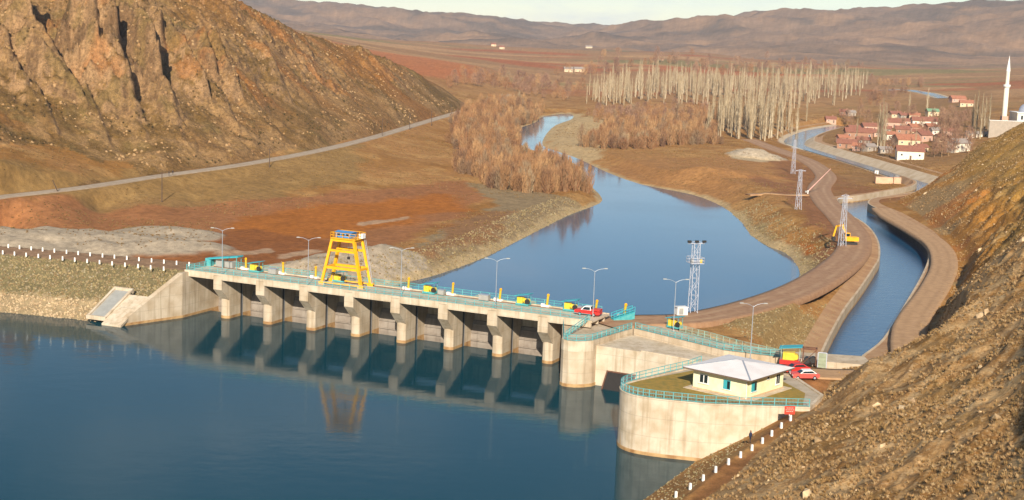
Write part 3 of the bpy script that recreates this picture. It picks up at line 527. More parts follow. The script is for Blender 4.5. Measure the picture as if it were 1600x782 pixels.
strip('dirt_track', track_canal, 3.4, M_DIRT3, lab='rutted dirt track along the far bank of the canal', lift=0.08, thick=1.2)
# ------------------------------------------------------------------ shared materials
M_CONC = mat('concrete', S('C4B298'), 0.9, 0.10, 0.35, bump=0.15, bscale=2.0, second=S('A68F70'), amt=.8, stain=S('7C6648'), lifts=2.4)
M_CONC2 = mat('pale_concrete', S('CCBBA2'), 0.9, 0.08, 0.5, second=S('AA9474'), amt=.7, stain=S('8A7454'), lifts=2.8)
M_LINING = mat('canal_concrete', S('C2AD90'), 0.95, 0.1, 0.25, second=S('A88E6C'), amt=.8)
M_WET = mat('tide_stained_concrete', S('B89464'), 0.7, 0.1, 0.8, second=S('8C6236'), amt=.9)
M_TEAL = mat('teal_paint', S('3F9A9C'), 0.55, 0.12, 1.5, second=S('6FB0AA'), amt=.6)
M_TEAL2 = mat('teal_sheet', S('2F9AA4'), 0.5, 0.10, 1.0, second=S('4FA8A6'), amt=.5)
M_YEL = mat('crane_yellow', S('F2AE0C'), 0.5, 0.08, 1.0, second=S('D8940E'), amt=.6)
M_YEL2 = mat('hoist_yellow', S('E3C23A'), 0.5, 0.10, 2.0, second=S('C9A42A'), amt=.6)
M_BLUE = mat('trolley_blue', S('4A8CC4'), 0.5, 0.1, 1.5)
M_DARK = mat('dark_steel', S('2B2622'), 0.6, 0.1, 2.0)
M_RUST = mat('rusted_steel', S('6E4630'), 0.8, 0.15, 2.0, second=S('4A3022'), amt=.8)
M_GALV = mat('galvanised_steel', S('B9BDC2'), 0.45, 0.08, 2.0, metallic=0.5)
M_LATT = mat('tower_steel', S('B8BAC2'), 0.6, 0.06, 1.0)
M_WHITE = mat('white_paint', S('EEEAE2'), 0.6, 0.05, 2.0, second=S('CFC6B6'), amt=.5)
M_GREY = mat('cabinet_grey', S('9C9A92'), 0.6, 0.08, 1.0)
M_RED = mat('red_paint', S('C8302A'), 0.4, 0.08, 2.0)
M_GLASS = mat('dark_glass', S('1C2A2E'), 0.12, 0.1, 1.0)
M_RUBBER = mat('rubber', S('1B1A19'), 0.9, 0.1, 4.0)

def deck_b(px, d, z):                        # place along the weir that appears at photo column px
    lo, hi = -40.0, 140.0
    for _ in range(40):
        m = (lo + hi) / 2; v = WL(m, d, z) - CAM; x = 800 + FPX * (v @ R_) / (v @ F_)
        lo, hi = (m, hi) if x < px else (lo, m)
    return lo
ORD = ['first', 'second', 'third', 'fourth', 'fifth', 'sixth', 'seventh', 'eighth', 'ninth', 'tenth', 'eleventh', 'twelfth', 'thirteenth', 'fourteenth', 'fifteenth', 'sixteenth', 'seventeenth', 'eighteenth']

# ------------------------------------------------------------------ the weir
weir = tag(empty('weir', W0, WRZ), 'long concrete gated weir with eight upstream piers under its deck', 'weir')
DK = 9.3; DF, DB = -2.45, 6.2
def pier_mesh():
    m = MB(); w = 2.06; a = [(0.45 * w - .93, 6)]; nose = []
    for t in np.linspace(math.pi, 2 * math.pi, 9): nose.append((w / 2 + w / 2 * math.cos(t), 0.55 + 0.55 * math.sin(t)))
    m.prism(nose + [(w, 15.5), (0, 15.5)], -3.2, DK - 1.05)
    e = 0.03; prof = [(1.2, 3.6), (0.12, 3.9), (-2.3, 6.25), (-2.3, DK - 0.02), (1.2, DK - 0.02)]
    m.side(prof, e, w - e); return m.mesh('pier')
pm = pier_mesh(); pm.materials.append(M_CONC)
gm = MB().box((0, 4.3, 2.6), (0.22, 0.28, 11.5)).mesh('guide_slot_strip'); gm.materials.append(M_DARK)  # dark guide strip, its colour standing in for the shade of the recessed slot
gm2 = MB().box((0, 4.57, 2.6), (0.16, 0.22, 11.5)).mesh('guide_slot_strip'); gm2.materials.append(M_GALV)
wm = MB().box((1.03, 7.7, 0.12), (2.10, 15.3, 0.75)).mesh('waterline_band')
def band_mesh():                             # stained foot of a pier, a shell just proud of it
    m = MB(); w = 2.12; nose = [(1.03 + w / 2 * math.cos(t), 0.55 + 0.58 * math.sin(t)) for t in np.linspace(math.pi, 2 * math.pi, 9)]
    m.prism(nose + [(1.03 + w / 2, 15.4), (1.03 - w / 2, 15.4)], -1.0, 0.55); return m.mesh('waterline_band')
wm = band_mesh(); wm.materials.append(M_WET)
for k in range(8):
    p = link('pier', pm, None, weir); p.location = (k * BAY, 0, 0)
    link('waterline_band', wm, None, p)
    for x in (-0.06, 2.12): link('guide_slot_strip', gm, None, p).location = (x, 0, 0); link('guide_slot_strip', gm2, None, p).location = (x + .03 * (1 if x > 0 else -1), 0, 0)
def gate_mesh(w):
    m = MB(); prof = []
    for t in np.linspace(0, 1, 8): prof.append((8.6 - 0.9 * math.sin(t * math.pi), -3.2 + 7.6 * t))
    prof += [(9.1, 4.4), (9.1, -3.2)]; m.side(prof, 0.05, w - 0.05)
    for z in (0.7, 2.2, 3.7): y = 8.6 - 0.9 * math.sin((z + 3.2) / 7.6 * math.pi); m.box((w / 2, y - .06, z), (w - .3, 0.34, 0.22))
    return m
M_GATE = mat('stained_gate', S('94887A'), 0.8, 0.12, 0.6, second=S('7E7062'), amt=.8, stain=S('5A4E40'))
ow = BAY - 2.06
g_me = gate_mesh(ow).mesh('sluice_gate'); g_me.materials.append(M_GATE)
fb = MB(); fb.box((ow / 2, DF + .27, DK - .52), (ow + .35, 0.5, 1.0)); fb.box((ow / 2, 1.2, DK - .55), (ow + .35, 0.45, 0.9)); fb.box((ow / 2, 4.4, DK - .55), (ow + .35, 0.45, 0.9))
f_me = fb.mesh('deck_beam'); f_me.materials.append(M_CONC2)
b_me = MB().box((ow / 2, 9.4, 6.2), (ow - .04, 0.5, 4.1)).mesh('bay_blocking_wall'); b_me.materials.append(M_CONC)  # added wall shutting the gap above the gates so the bays stay dark
for k in range(-1, 8):
    x = k * BAY + 2.06
    g = link('sluice_gate', g_me, None, weir); g.location = (x, 0, 0)
    b = link('deck_beam', f_me, None, weir); b.location = (x, 0, 0)
    w = link('bay_blocking_wall', b_me, None, weir); w.location = (x, 0, 0)
    if k == -1:
        for o in (g, b, w): o.location = (-6.0, 0, 0); o.scale = (6.0 / ow, 1, 1)
slab = MB(); slab.box((37.5, 8.1, 8.05), (88.8, 4.2, .4)); slab.box((37.5, (DF + DB) / 2, DK - .02), (89.0, DB - DF, .24)); slab.box((37.5, DF + .12, DK + .17), (89.0, .3, .16)); slab.box((37.5, DB - .12, DK + .17), (89.0, .3, .16)); slab.build('deck_slab', M_CONC2, weir)  # first box is an added rear ledge that blocks sky and darkens the bays
rl = MB(); rl.box((37, 0.9, DK + .14), (84, .12, .12)); rl.box((37, 4.7, DK + .14), (84, .12, .12)); rl.build('crane_rail', M_RUST, weir)
# left wing wall and abutment: its top follows the bank down to the water
ww = MB(); A, B_, Cc = (-6.0, 15.0), (-6.0, -4.2), (-10.6, -18.6)
def wing(pts, t):
    v = []
    for (x, y, z) in pts: v += [(x, y, -3), (x, y, z), (x - t, y, z), (x - t, y, -3)]
    f = []
    for i in range(len(pts) - 1):
        for a in range(4): f.append((i * 4 + a, i * 4 + (a + 1) % 4, i * 4 + 4 + (a + 1) % 4, i * 4 + 4 + a))
    f += [(3, 2, 1, 0), tuple(len(v) - 4 + i for i in range(4))]; return MB().add(v, f)
wing([(-6.02, 15, DK - .2), (-6.02, 3.5, DK - .2), (-6.02, -4.4, DK - .2), (-10.7, -19.0, 0.15)], 1.1).build('wing_wall', M_CONC, weir)
wb = wing([(-5.96, 14, .5), (-5.96, -4.4, .5), (-10.3, -18.0, .5)], 1.0).build('waterline_band', M_WET, weir)
# chute and steps beside the wing wall
chute = tag(empty('drain_chute', WL(-16.6, -13.6, 0), WRZ + 0.05), 'small concrete drain chute with kerbs on the stone bank', 'drain chute')
def ramp(x0, x1, y0, y1, z0, z1, t=.5): return MB().add([(x0, y0, z0), (x1, y0, z0), (x1, y1, z1), (x0, y1, z1), (x0, y0, z0 - t), (x1, y0, z0 - t), (x1, y1, z1 - t), (x0, y1, z1 - t)], [(0, 1, 2, 3), (7, 6, 5, 4), (0, 4, 5, 1), (1, 5, 6, 2), (2, 6, 7, 3), (3, 7, 4, 0)])
ramp(-2.0, 1.6, -4.0, 4.2, 1.05, 5.1).build('chute_floor', M_GREY, chute)
ramp(-2.5, -2.0, -4.2, 4.6, 1.35, 5.7).build('kerb', M_CONC2, chute); ramp(1.6, 2.1, -4.2, 4.6, 1.35, 5.7).build('kerb', M_CONC2, chute); MB().box((-.2, -4.2, 1.0), (4.6, .5, .8)).build('kerb', M_CONC2, chute); MB().box((-.2, 4.6, 5.2), (4.6, .5, 1.0)).build('kerb', M_CONC2, chute)
ramp(2.1, 6.6, -5.6, 3.4, 0.35, 4.7).build('apron', M_CONC2, chute)

# ------------------------------------------------------------------ railings
def railing(name, label, pts, spacing=1.7, h=1.1, m=None, m2=None, bal=0.22, rails=(1.0, 0.55, 0.12), r=0.035, lift=0.0):
    m = m or M_TEAL; pts = [np.array(p, float) for p in pts]; root = tag(empty(name, pts[0]), label, 'railing'); o0 = pts[0]
    pm_ = MB().box((0, 0, h / 2), (0.09, 0.09, h)).mesh('post'); pm_.materials.append(m); bl = MB(); first = True
    for a, b in zip(pts[:-1], pts[1:]):
        L = np.linalg.norm(b - a); n = max(1, int(round(L / spacing)))
        for i in range(0 if first else 1, n + 1): link('post', pm_, None, root).location = a + (b - a) * i / n - o0
        first = False
        if bal:
            k = max(1, int(L / bal))
            for i in range(k): q = a + (b - a) * (i + .5) / k - o0; bl.bar(q + np.array([0, 0, h * .12]), q + np.array([0, 0, h * .97]), 0.022)
    for fz in rails:
        rb = MB()
        for a, b in zip(pts[:-1], pts[1:]): rb.bar(a - o0 + np.array([0, 0, h * fz]), b - o0 + np.array([0, 0, h * fz]), r * 2)
        rb.build('rail', m, root)
    if bal: bl.build('baluster_infill', m2 or m, root)
    return root
z0 = DK + .25
railing('railing', 'teal railing on the upstream edge of the weir deck', [WL(-6.6, DF + .15, z0), WL(81.5, DF + .15, z0)], 1.9)
railing('railing', 'teal railing on the downstream edge of the weir deck behind the crane', [WL(-5.5, DB - .15, z0), WL(80.5, DB - .15, z0)], 1.9)
railing('railing', 'short teal railing closing the left end of the weir deck', [WL(-6.7, -1.2, z0 - .2), WL(-6.7, 5.4, z0 - .2)], 1.6)

# ------------------------------------------------------------------ gantry crane
cr = tag(empty('gantry_crane', WL(deck_b(541, 2.8, DK), 2.8, DK + .1), WRZ), 'tall yellow gantry crane with blue hoist house standing on the weir deck', 'crane')
HT = 9.2
for y, n_ in ((-1.9, 'f'), (1.9, 'b')):
    for s in (-1, 1):
        lg = MB(); lg.bar((s * 4.4, y, .5), (s * 2.45, y * .8, HT), 0.55, 0.5); lo = lg.build('leg', M_YEL, cr)
        t = MB(); t.box((s * 4.4, y, .28), (1.3, .5, .56)); t.build('end_truck', M_YEL, lo)
        for q in (-.42, .42): MB().tube((s * 4.4 + q, y - .18, .2), (s * 4.4 + q, y + .18, .2), .26, n=12).build('wheel', M_DARK, lo)
    def xat(z): return 4.4 - 1.95 * (z - .5) / (HT - .5)
    def yat(z): return y * (1 - .2 * (z - .5) / (HT - .5))
    for z, w in ((HT - .2, .55), (6.9, .45), (3.5, .5)):
        MB().bar((-xat(z), yat(z), z), (xat(z), yat(z), z), .42, w).build('cross_beam', M_YEL, cr)
for s in (-1, 1):
    for z in (HT - .2, 3.5): MB().bar((s * xat(z), -1.9 * (1 - .2 * (z - .5) / (HT - .5)), z), (s * xat(z), 1.9 * (1 - .2 * (z - .5) / (HT - .5)), z), .35, .42).build('tie_beam', M_YEL, cr)
sill = MB()
for y in (-1.9, 1.9): sill.bar((-4.2, y, .42), (4.2, y, .42), .2, .22)
sill.build('sill_beam', M_YEL, cr)
pl = MB().box((0.2, 0, HT + .16), (5.6, 4.0, .16)).build('platform', M_YEL, cr)
rr_ = MB()
for a, b in (((-2.6, -2.0), (3.0, -2.0)), ((3.0, -2.0), (3.0, 2.0)), ((3.0, 2.0), (-2.6, 2.0)), ((-2.6, 2.0), (-2.6, -2.0))):
    for z in (.6, 1.1): rr_.bar((*a, HT + .2 + z), (*b, HT + .2 + z), .07)
    for i in range(5): q = [a[j] + (b[j] - a[j]) * i / 4 for j in (0, 1)]; rr_.bar((*q, HT + .2), (*q, HT + 1.3), .07)
rr_.build('guard_rail', M_YEL, pl)
hh = MB(); hh.box((-.4, .2, HT + .75), (3.4, 2.2, 1.0)); hs = hh.build('hoist_house', M_BLUE, cr)
MB().add([(-2.3, -1.1, HT + 1.26), (1.5, -1.1, HT + 1.26), (1.5, 1.5, HT + 1.26), (-2.3, 1.5, HT + 1.26), (-2.3, .2, HT + 1.5), (1.5, .2, HT + 1.5)], [(0, 1, 5, 4), (2, 3, 4, 5), (1, 2, 5), (3, 0, 4), (0, 3, 2, 1)]).build('roof', M_BLUE, hs)
for x in (-1.4, -.4, .6): MB().box((x, -.92, HT + .8), (.6, .06, .45)).build('window', M_GLASS, hs)
MB().box((3.0, .6, HT + .75), (.9, 1.1, .9)).build('electrical_cabinet', M_WHITE, cr)
MB().tube((.4, 0, HT), (.4, 0, 5.6), .03, n=6).box((.4, 0, 5.4), (.45, .35, .5)).build('hook_block', M_DARK, cr)
ld = MB(); ld.bar((4.75, 1.6, .5), (3.0, 1.5, HT), .06); ld.bar((4.75, 2.1, .5), (3.0, 2.0, HT), .06)
for i in range(22): t = i / 22; ld.bar((4.75 - 1.75 * t, 1.6 - .1 * t, .5 + (HT - .5) * t), (4.75 - 1.75 * t, 2.1 - .1 * t, .5 + (HT - .5) * t), .04)
ld.build('ladder', M_LATT, cr)

# ------------------------------------------------------------------ gate hoists, cylinders, cabinets on the deck
def make_hoist():
    r = empty('gate_hoist'); b = MB(); b.box((0, 0, .25), (2.6, 1.5, .3)); b.build('base_frame', M_TEAL, r)
    mo = MB(); mo.box((-.55, 0, .95), (1.1, 1.1, 1.1)); mo.tube((-.1, 0, .95), (.55, 0, .95), .38, n=12); mo.build('motor_housing', M_YEL2, r)
    d = MB(); d.tube((.75, -.6, .85), (.75, .6, .85), .42, n=14); d.build('cable_drum', M_YEL2, r)
    g = MB(); g.tube((1.05, -.75, .85), (1.05, -.55, .85), .5, n=14); g.build('gear_wheel', M_DARK, r)
    c = MB()
    for x in (-1.2, 1.2):
        for y in (-.65, .65): c.bar((x, y, .3), (x, y, 1.95 + .22 * x), .07)
    c.build('canopy_frame', M_TEAL, r)
    ramp(-1.5, 1.5, -1.0, 1.0, 2.0, 2.0, .07)
    MB().add([(-1.55, -1.0, 1.72), (1.55, -1.0, 2.28), (1.55, 1.0, 2.28), (-1.55, 1.0, 1.72), (-1.55, -1.0, 1.8), (1.55, -1.0, 2.36), (1.55, 1.0, 2.36), (-1.55, 1.0, 1.8)], [(3, 2, 1, 0), (4, 5, 6, 7), (0, 1, 5, 4), (1, 2, 6, 5), (2, 3, 7, 6), (3, 0, 4, 7)]).build('canopy_roof', M_TEAL2, r)
    return r
h0 = make_hoist(); first_h = True
HL = [(400, 4.6, 'yellow gate hoist under a teal canopy left of the crane, near the teal shelter'), (531, 5.0, 'yellow gate hoist under a teal canopy seen between the legs of the crane'), (672, 4.6, 'yellow gate hoist under a teal canopy, first to the right of the crane'), (818, 4.6, 'yellow gate hoist under a teal canopy, second to the right of the crane'), (892, 4.6, 'yellow gate hoist under a teal canopy, third to the right of the crane')]
for px, d, lab in HL:
    o = h0 if first_h else copy_tree(h0); first_h = False
    o.location = WL(deck_b(px, d, DK + 1), d, DK + .1); o.rotation_euler = (0, 0, WRZ); tag(o, lab, 'gate hoist', 'gate hoists on the weir')
for (px, py, zz, rz, lab) in [(1054, 513, 8.1, WRZ - .3, 'yellow gate hoist under a teal canopy beside the lamp post on the intake walkway')]:
    o = copy_tree(h0); o.location = P(px, py, zz); o.rotation_euler = (0, 0, rz); tag(o, lab, 'gate hoist', 'gate hoists on the weir')
def make_cylinder():
    r = empty('hydraulic_cylinder'); m = MB(); m.tube((-.1, .45, .2), (.4, -.35, 2.05), .19, n=12); m.build('barrel', M_YEL2, r)
    MB().tube((.4, -.35, 2.03), (.45, -.43, 2.22), .23, .19, n=12).build('end_cap', M_YEL, r); MB().box((-.05, .4, .15), (.9, .7, .3)).box((-.75, .3, .25), (.5, .5, .5)).build('bracket', M_WHITE, r); return r
c0 = make_cylinder(); firstc = True
CL = [(383, 'yellow gate cylinder leaning beside the long teal shelter'), (441, 'yellow gate cylinder leaning right of the leftmost hoist'), (492, 'yellow gate cylinder leaning just left of the crane'), (637, 'yellow gate cylinder leaning beside the third lamp post'), (706, 'yellow gate cylinder leaning left of the low grey cabinet on the deck'), (780, 'yellow gate cylinder leaning beside the fourth lamp post'), (854, 'yellow gate cylinder leaning between the two rightmost deck hoists'), (930, 'yellow gate cylinder standing behind the red pickup')]
for px, lab in CL:
    o = c0 if firstc else copy_tree(c0); firstc = False
    o.location = WL(deck_b(px, 5.2, DK + 1.2), 5.2, DK + .1); o.rotation_euler = (0, 0, WRZ); o.scale = (1.15,) * 3; tag(o, lab, 'cylinder', 'hydraulic gate cylinders on the weir')
o = copy_tree(c0); o.location = P(974, 498, 8.4); o.rotation_euler = (0, 0, WRZ); o.scale = (1.3,) * 3; tag(o, 'yellow gate cylinder leaning beside the sloping teal gangway', 'cylinder', 'hydraulic gate cylinders on the weir')
def cabinet(px, d, w, h, dep, lab):
    r = tag(empty('control_cabinet', WL(deck_b(px, d, DK + .5), d, DK + .1), WRZ), lab, 'cabinet'); MB().box((0, 0, h / 2 + .1), (w, dep, h)).build('body', M_GREY, r); MB().box((0, 0, h + .13), (w + .12, dep + .12, .08)).build('lid', M_GALV, r)
    for x in (-w / 4, w / 4): MB().box((x, -dep / 2 - .015, h / 2 + .1), (w / 2 - .12, .03, h - .2)).build('door', M_GREY, r)
    MB().box((0, 0, .05), (w - .1, dep - .1, .1)).build('plinth', M_DARK, r)
cabinet(690, 4.6, 1.3, .9, .9, 'small grey control cabinet just right of the first hoist past the crane'); cabinet(757, 4.4, 2.0, 1.0, 1.0, 'low wide grey control cabinet beside the fourth lamp post'); cabinet(427, 4.6, 1.8, 1.0, 1.0, 'grey control cabinet between the leftmost hoist and the crane'); cabinet(905, 4.9, 1.2, .9, .8, 'small grey control cabinet between the last deck hoist and the red pickup')
sh = tag(empty('control_shelter', WL(deck_b(345, 5.0, DK + 1), 5.4, DK + .1), WRZ), 'long shelter with sloping teal roof over grey cabinets at the left end of the deck', 'shelter')
MB().box((-3.0, 0, .8), (1.2, 1.6, 1.6)).build('end_box', M_TEAL, sh)
MB().add([(-2.6, -1.0, 1.45), (4.6, -1.0, 2.5), (4.6, 1.0, 2.5), (-2.6, 1.0, 1.45), (-2.6, -1.0, 1.75), (4.6, -1.0, 2.8), (4.6, 1.0, 2.8), (-2.6, 1.0, 1.75)], [(3, 2, 1, 0), (4, 5, 6, 7), (0, 1, 5, 4), (1, 2, 6, 5), (2, 3, 7, 6), (3, 0, 4, 7)]).build('roof', M_TEAL2, sh)
for x in (-2.2, .8, 4.2):
    for y in (-.8, .8): MB().bar((x, y, 0), (x, y, 1.5 + (x + 2.6) * .14), .1).build('column', M_TEAL, sh)
for x in (-.2, 2.0): MB().box((x, 0, .65), (1.9, 1.1, 1.3)).build('cabinet', M_GREY, sh)

# ------------------------------------------------------------------ lamp posts
def make_lamp():
    r = empty('lamp_post'); m = MB(); m.tube((0, 0, 0), (0, 0, 9.0), .085, .05, n=10); m.build('pole', M_GALV, r); MB().box((0, 0, .12), (.42, .42, .24)).build('base_plate', M_GREY, r)
    for s in (-1, 1):
        a = MB(); pts = [(0, 0, 8.8), (s * .5, 0, 9.12), (s * 1.1, 0, 9.32), (s * 1.7, 0, 9.4)]
        for p, q in zip(pts[:-1], pts[1:]): a.tube(p, q, .035, n=6)
        ao = a.build('arm', M_GALV, r); hd = MB(); hd.box((s * 2.0, 0, 9.44), (.75, .3, .14), 0, .7); ho = hd.build('lamp_head', M_GREY, ao)
    return r
l0 = make_lamp(); fl = True
LL = [(WL(deck_b(347, -1.9, DK), -1.9, DK + .1), 'leftmost double lamp post on the weir deck, before the teal shelter'), (WL(deck_b(481, -1.9, DK), -1.9, DK + .1), 'double lamp post on the weir deck just left of the crane'), (WL(deck_b(626, -1.9, DK), -1.9, DK + .1), 'double lamp post on the weir deck right of the crane, against the stone bank'), (WL(deck_b(774, -1.9, DK), -1.9, DK + .1), 'double lamp post in the middle of the weir deck, against the river pool'), (P(926, 500, 8.9), 'double lamp post at the right end of the weir deck beside the red pickup'), (P(1052, 518, 8.2), 'double lamp post on the intake walkway left of the steel mast'), (P(1172, 562, 8.2), 'double lamp post rising behind the white roof of the house')]
for k, (p, lab) in enumerate(LL):
    o = l0 if fl else copy_tree(l0); fl = False
    o.location = p; o.rotation_euler = (0, 0, 0.12); tag(o, lab, 'lamp post', 'lamp posts of the weir')
l0.children

# ------------------------------------------------------------------ intake: nose pier, head block, walkway
intake = tag(empty('intake_structure', (0, 0, 0)), 'rounded concrete nose wall and intake head between weir and house', 'intake')
noseA = [(9.3, 249.2), (9.15, 248.2), (9.5, 247.2), (10.3, 246.6), (11.6, 246.3), (13.2, 246.7), (14.6, 247.6)]
MB().prism(noseA + [(17.2, 251.8), (22.2, 259.2), (25, 264), (12, 268), (9.6, 262)], -3.2, 8.0).build('nose_wall', M_CONC, intake)
MB().prism([(p[0] + (-.05 if i < 4 else 0), p[1] - .05) for i, p in enumerate(noseA)] + [(14.9, 248.2), (12, 252), (9.5, 252)], 6.25, 8.06).build('nose_panel', M_CONC2, intake)
MB().prism([(a + (-.06 if a < 11 else .0), b - .07) for a, b in noseA] + [(14.75, 247.7), (17.4, 251.6), (16, 254), (9.2, 254)], -1, .55).build('waterline_band', M_WET, intake)
MB().prism([(15.2, 248.6), (17.6, 247.6), (22.3, 245.2), (31, 239.2), (38.5, 234.5), (46, 231), (50, 240), (36, 250), (23, 258.6), (21.4, 258)], -3.2, 7.0).build('head_block', M_CONC2, intake)
MB().prism([(22.4, 258.9), (36.4, 243.2), (46.6, 238.9), (60, 236), (60, 243), (48, 244.5), (39.5, 249.0), (27, 262.4)], -2, 8.15).build('walkway', M_CONC, intake)
MB().prism([(22.6, 245.2), (31, 239.4), (31.3, 239.9), (22.9, 245.8)], 6.8, 7.2).build('kerb', M_CONC2, intake)
zr = 8.05
npts = [(9.75, 262.0), (9.5, 249.2), (9.5, 248.0), (10.1, 247.1), (11.6, 246.6), (13.1, 247.0), (14.4, 247.9), (17.0, 251.9), (22.0, 259.2)]
railing('railing', 'teal railing around the rounded nose wall at the right end of the weir', [(a, b, zr) for a, b in npts], 1.6)
railing('railing', 'teal railing on the house side of the intake walkway', [(22.6, 258.7, 8.2), (36.4, 243.4, 8.2), (46.6, 239.1, 8.2)], 1.6)
M_TEALR = mat('weathered_teal', S('86AFA0'), 0.7, 0.1, 1.0, second=S('A08A6C'), amt=.8)
railing('railing', 'faded teal mesh railing on the far side of the intake walkway', [P(1062, 519, 8.2), P(1110, 531, 8.2), P(1160, 545, 8.2), P(1222, 559, 8.2)], 1.6, 1.25, M_TEALR, M_TEALR, 0.14)
railing('railing', 'short teal handrail from the deck end down to the nose wall', [WL(81.2, DF + .2, DK + .1), (9.9, 249.4, 8.1)], 1.3)
tr_ = tag(empty('trash_rack', (19.0, 245.4, 0), math.atan2(-2.2, 4.2)), 'dark sloping steel trash rack at the water beside the nose wall', 'trash rack')
def rk_(x): return ((x, -1.6, -1.0), (x, 1.15, 2.9))
fr = MB(); [fr.bar(*rk_(x), .22) for x in (-2.6, 2.6)]; fr.bar((-2.6, 1.1, 2.8), (2.6, 1.1, 2.8), .22); fr.build('frame', M_RUST, tr_)
bb = MB(); [bb.bar(*rk_(x), .09) for x in np.linspace(-2.4, 2.4, 22)]; bb.build('bars', M_DARK, tr_)
MB().add([(-2.6, -1.3, -1.0), (2.6, -1.3, -1.0), (2.6, 1.4, 2.85), (-2.6, 1.4, 2.85)], [(0, 1, 2, 3)]).build('opening_shade_sheet', M_DARK, tr_)  # dark sheet stands in for the shaded opening behind the bars
gw = tag(empty('gangway', P(957, 499, 8.4), 0), 'sloping teal gangway with rails at the end of the weir deck', 'gangway')
_a = np.array(P(957, 499, 8.4)); _b = np.array(P(990, 488, 9.6)); _v = _b - _a; _n = np.array([-_v[1], _v[0], 0]); _n /= np.linalg.norm(_n)
MB().bar((0, 0, .1), _v + np.array([0, 0, .1]), 1.2, .15).build('tread', M_TEAL2, gw)
for s in (-.6, .6):
    mm = MB(); q = _n * s
    for z in (.55, 1.1): mm.bar(q + np.array([0, 0, z]), q + _v + np.array([0, 0, z]), .09)
    for i in range(5): mm.bar(q + _v * i / 4, q + _v * i / 4 + np.array([0, 0, 1.1]), .08)
    mm.build('handrail', M_TEAL2, gw)
_sk = MB().add([_n * .6, _n * .6 + _v, _n * .6 + _v + np.array([0, 0, -1.2]), _n * .6 + np.array([0, 0, -.6]), -_n * .6, -_n * .6 + _v, -_n * .6 + _v + np.array([0, 0, -1.2]), -_n * .6 + np.array([0, 0, -.6])], [(0, 1, 2, 3), (7, 6, 5, 4), (0, 4, 5, 1), (3, 2, 6, 7), (0, 3, 7, 4), (1, 5, 6, 2)]).build('support', M_TEAL, gw)

# ------------------------------------------------------------------ house island
terrace = tag(empty('retaining_wall', (0, 0, 0)), 'curved pale concrete retaining wall carrying the house terrace', 'retaining wall')
isl = [tuple(p) for p in island] + [(28.3, 205.0), (35, 204.9), (43.5, 205.2), (47, 213), (45, 224), (40, 231), (31, 231.2), (28.4, 227.5)]
MB().prism(isl, -3.4, 8.45).build('wall', M_CONC2, terrace)
def off_line(pts, k): return [tuple(p) for p in grow(np.array(pts), k)]
MB().prism(off_line(isl, 0.06), -1, .5).build('waterline_band', M_WET, terrace)
cop = MB(); cl_ = isl[::-1]
inn = off_line(isl, -0.45); nI = len(isl); v = [(p[0], p[1], z) for z in (8.44, 8.62) for p in off_line(isl, .05)] + [(p[0], p[1], z) for z in (8.44, 8.62) for p in inn]
f = []
for i in range(nI):
    j = (i + 1) % nI; f += [(i, j, nI + j, nI + i), (2 * nI + i, 3 * nI + i, 3 * nI + j, 2 * nI + j), (nI + i, nI + j, 3 * nI + j, 3 * nI + i)]
cop.add(v, f).build('coping', M_CONC2, terrace)
M_LAWN = mat('dry_lawn', S('9C7C2E'), 1.0, 0.1, 1.2, bump=0.5, bscale=12, second=S('746A28'), amt=.8)
lawn = sheet('lawn', off_line(isl[:-5] + [(43, 205.4), (45, 214), (42, 224), (36, 226), (29, 226.6)], -0.5), 8.50, M_LAWN, 'ochre dry lawn around the house')
railing('railing', 'teal baluster railing along the curved terrace wall in front of the house', [(p[0], p[1], 8.62) for p in off_line(isl, -.15)[len(island) - 21:len(island) + 3]], 1.55, 1.15, M_TEAL, M_GALV, 0.2)
railing('railing', 'teal railing on the channel side of the house terrace', [(p[0], p[1], 8.62) for p in [off_line(isl, -.15)[0], off_line(isl, -.15)[-1], off_line(isl, -.15)[-2]]], 1.6, 1.15, M_TEAL, M_TEALR, 0.25)
hx = math.radians(-40); hu = np.array([math.cos(hx), math.sin(hx)]); HC = np.array([34.9, 208.6])
house = tag(empty('house', (HC[0], HC[1], 8.5), hx), 'single storey cream house with low white hipped roof on the round terrace', 'house')
# local: x along -u.. front-left face lies on y=0 from x=-9.3..0 ; right face lies on x=0, y 0..9
M_CREAM = mat('cream_render', S('E6E0B8'), 0.85, 0.05, 0.8, second=S('E0CF98'), amt=.6); M_ROOF = mat('white_roof_sheet', S('E9E2DC'), 0.5, 0.04, 0.4, second=S('D6CCC4'), amt=.6); M_PLINTH = mat('plinth_stone', S('C9A882'), .9, .1, 2.0)
MB().box((-4.65, 5.2, 1.55), (9.3, 10.4, 3.1)).build('wall', M_CREAM, house); MB().box((-4.65, 5.2, .1), (9.5, 10.6, .3)).build('plinth', M_PLINTH, house); MB().box((-4.65, 5.2, .03), (11.4, 12.4, .1)).build('pavement', M_CONC2, house)
o_ = 1.2; ez = 3.1; rv = [(-9.3 - o_, -o_), (o_, -o_), (o_, 10.4 + o_), (-9.3 - o_, 10.4 + o_)]
rf = MB().add([(x, y, ez + .12) for x, y in rv] + [(-5.2, 5.2, ez + 1.2), (-4.1, 5.2, ez + 1.2)], [(0, 1, 5, 4), (1, 2, 5), (2, 3, 4, 5), (3, 0, 4), (3, 2, 1, 0)]).build('roof', M_ROOF, house)
M_SOFF = mat('brown_fascia', S('6E5A48'), .7, .1, 2.0)
MB().box((-4.65, 5.2, ez + .0), (9.3 + 2 * o_ - .06, 10.4 + 2 * o_ - .06, .2)).build('fascia', M_SOFF, rf)
for a in (0, 1): c = rv[a]; MB().bar((c[0], c[1], ez + .16), (-5.2 if a == 0 else -4.1, 5.2, ez + 1.24), .22, .06).build('hip_flashing', M_GALV, rf)
MB().tube((-.02, -.12, .1), (-.02, -.12, ez - .1), .06, n=8).build('downpipe', M_WHITE, house)
